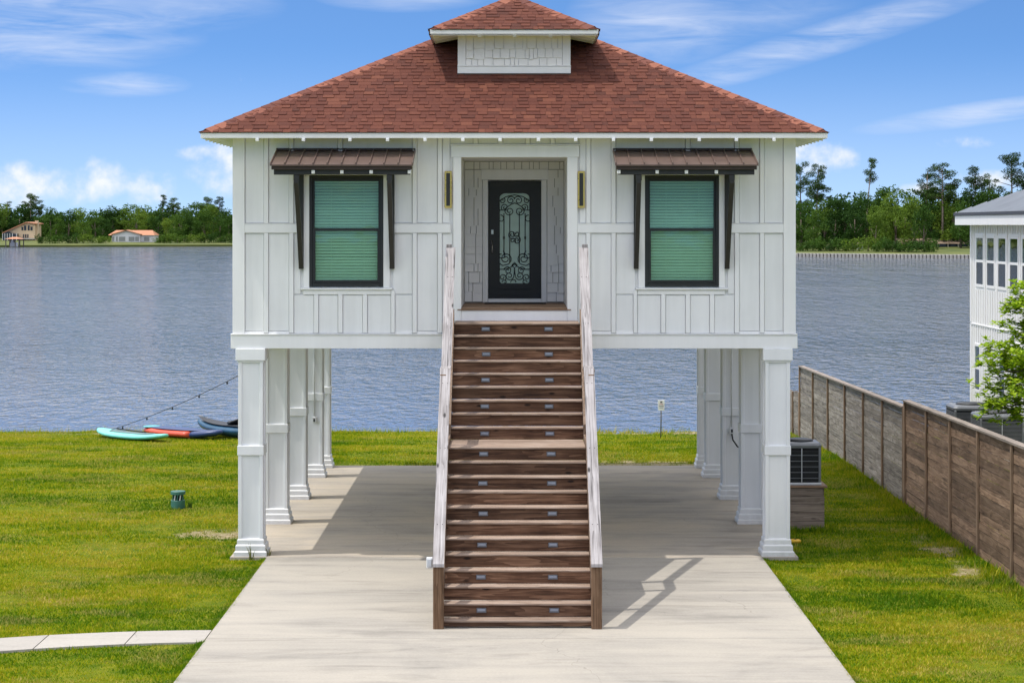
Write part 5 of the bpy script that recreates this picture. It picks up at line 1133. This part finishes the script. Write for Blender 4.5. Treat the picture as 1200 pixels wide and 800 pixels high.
MB().loft([[(at(12, d)+i*.42, d+wd*q, WATER_Z+(1.15 if abs(q) == 1 else .15)+.05*i*(abs(q) == 1)) for q in (-1, -.6, .6, 1)] for i, wd in enumerate((.9, 1, 1, .95, .7, .1))]).build('hull', 'boat_white', bt); box('cabin', 'boat_white', bt, at(13.5, d), at(16.5, d), d-.6, d+.6, WATER_Z+.95, WATER_Z+1.9, .05); box('windscreen', 'window_dark', bt, at(16.55, d), at(16.9, d), d-.6, d+.6, WATER_Z+1.2, WATER_Z+1.8, 0)
# white bungalow with terracotta roof
d = shore_y(at(154, 610))+22; k = d/2482; zb = hz_(22); ZPX = lambda py, k=k: CAM_H-(py-264)*k; A = lambda px: at(px, d)
wh = empty('white_bungalow', (A(154), d, zb), 'white bungalow with terracotta roof across the lake, left of the house', 'house')
box('wall', 'house_white', wh, A(131), A(180.5), d, d+8, zb-.6, ZPX(275.5), 0)
MB().poly([(A(127), d-.6, ZPX(275.6)), (A(181.5), d-.6, ZPX(275.6)), (A(181.5), d+8.6, ZPX(275.6)), (A(127), d+8.6, ZPX(275.6)), (A(133), d+4, ZPX(269.8)), (A(176), d+4, ZPX(269.8))], [(0,1,5,4),(1,2,5),(2,3,4,5),(3,0,4),(3,2,1,0)]).build('roof', 'terracotta', wh)
MB().prism([(A(133), zb-.6), (A(133), ZPX(274.6)), (A(149), ZPX(270.6)), (A(165), ZPX(274.6)), (A(165), zb-.6)], 'Y', d-1.4, d-.01).build('gable_wall', 'house_white', wh)
MB().prism([(A(131.5), ZPX(275.2)), (A(149), ZPX(270.2)), (A(166.5), ZPX(275.2)), (A(166.5), ZPX(274.3)), (A(149), ZPX(269.4)), (A(131.5), ZPX(274.3))], 'Y', d-2.0, d+4).build('gable_roof', 'terracotta', wh)
for (xa, xb) in ((132.2,135),(137.2,139),(140.6,147.8),(152,158.5),(159.5,164)): box('window', 'shed_grey', wh, A(xa), A(xb), d-1.5, d-1.41, ZPX(282.4), ZPX(277.4), 0)
box('window', 'shed_grey', wh, A(169), A(175), d-.1, d-.01, ZPX(282.4), ZPX(277.8), 0); box('deck', 'bulkhead_dark', wh, A(129), A(181), d-3.5, d-1.45, zb-.4, zb-.1, 0)
# right shore: low house among the trees, shed
d = shore_y(at(1100, 430))+40; k = d/2482; zb = hz_(40); ZPX = lambda py, k=k: CAM_H-(py-264)*k; A = lambda px: at(px, d)
lh = empty('lakeside_house', (A(1105), d, zb), 'low brown roofed house half hidden under the trees behind the sea wall', 'house')
box('wall', 'window_dark', lh, A(1060), A(1150), d, d+7, zb-.4, ZPX(285), 0)
MB().prism([(d-1, ZPX(285.5)), (d+4, ZPX(279.5)), (d+8.5, ZPX(285.5))], 'X', A(1054), A(1156)).build('roof', 'brown_roof', lh)
for px in (1062, 1074, 1086, 1098, 1110, 1122, 1134): box('porch_post', 'bulkhead', lh, A(px)-.08, A(px)+.08, d-.8, d-.65, zb-.4, ZPX(285.6), 0)
d = shore_y(at(1008, 420))+26; zb = hz_(26); k = d/2482; A = lambda px: at(px, d); ZPX = lambda py, k=k: CAM_H-(py-264)*k
sh = empty('garden_shed', (A(1008.5), d, zb), 'small grey garden shed among the trees behind the sea wall', 'shed'); box('wall', 'shed_grey', sh, A(1005), A(1012), d, d+1.6, zb-.3, ZPX(286), 0)
MB().prism([(A(1004), ZPX(286)), (A(1008.5), ZPX(283.8)), (A(1013), ZPX(286))], 'Y', d-.2, d+1.9).build('roof', 'brown_roof', sh); box('door', 'window_dark', sh, A(1007), A(1009.5), d-.05, d-.01, zb-.2, ZPX(287.4), 0)
# sea wall: posts in front of a plank face
sw = empty('sea_wall', (70, 386, WATER_Z), 'long pale timber sea wall along the far right shore', 'sea wall')
xs_ = np.arange(46, 100, .60); mb = MB()
for a, c in zip(xs_[:-1], xs_[1:]):
    ya, yb = shore_y(a)-.25, shore_y(c)-.25
    mb.poly([(a, ya, -1.0), (c, yb, -1.0), (c, yb, .02), (a, ya, .02), (a, ya+.22, .02), (c, yb+.22, .02)], [(0,1,2,3),(3,2,5,4)])
mb.build('plank_face', 'bulkhead_dark', sw)
mb = MB()
for a, c in zip(xs_[:-1:6], xs_[6::6]): ya, yb = shore_y(a)-.45, shore_y(c)-.45; mb.poly([(a, ya, .03), (c, yb, .03), (c, yb, .14), (a, ya, .14), (a, ya+.5, .14), (c, yb+.5, .14)], [(0,1,2,3),(3,2,5,4)])
mb.build('cap_rail', 'bulkhead', sw)
for a in xs_: y = shore_y(a)-.40; sbox('pile', 'bulkhead', sw, a-.235, a+.235, y-.09, y+.09, -1.0, .028, .02)

# ------------------------------------------------------------------ bright leafed young tree at the right edge
rng = np.random.default_rng(11); TX, TY = 9.0, 36.2
yt = empty('young_tree', (TX, TY, 0), 'bright green young tree reaching in over the fence from the right edge', 'tree')
tips = []; mb = MB(); mb.tube([(TX+.3, TY, -.1), (TX+.28, TY+.05, 1.2), (TX+.2, TY, 2.6), (TX+.15, TY, 4.3)], [.075, .06, .045, .02], 7)
for i in range(64):
    z = rng.uniform(2.0, 4.15); a = rng.uniform(2.0, 4.6) if i < 48 else rng.uniform(0, 6.28); L = rng.uniform(.55, 1.30)*(1.12-abs(z-2.5)*.30); b0 = Vector((TX+.25, TY, z)); e = b0+Vector((math.cos(a)*L, math.sin(a)*L*.8, rng.uniform(-.05, .35))); mid = b0.lerp(e, .5)+Vector((0, 0, .06))
    mb.tube([b0, mid, e], [.016, .011, .006], 5); tips.append(e); tips.append(mid.lerp(e, .5)+Vector(rng.normal(size=3)*.08)); tips.append(e+Vector(rng.normal(size=3)*.13))
mb.build('trunk', 'bark', yt, True)
Vv, Ff, k = [], [], 0
for e in tips:
    for w_i in range(4):
        c = e+Vector(rng.normal(size=3)*.07)
        for q in range(9):
            a = q*2*math.pi/9+rng.uniform(-.3, .3); el_ = rng.uniform(-.2, .9); dr = Vector((math.cos(a)*math.cos(el_), math.sin(a)*math.cos(el_), math.sin(el_))); sd_ = dr.cross(Vector((0, 0, 1))).normalized(); L = rng.uniform(.09, .16); w = L*.22; tip = c+dr*L-Vector((0, 0, L*.18))
            Vv += [tuple(c), tuple(c+dr*L*.5+sd_*w), tuple(tip), tuple(c+dr*L*.5-sd_*w)]; Ff.append((k, k+1, k+2, k+3)); k += 4
obj('crown', arr_mesh('crown', np.array(Vv), np.array(Ff), 'bright_leaves', rng.random(len(Ff))), yt, (0, 0, 0))
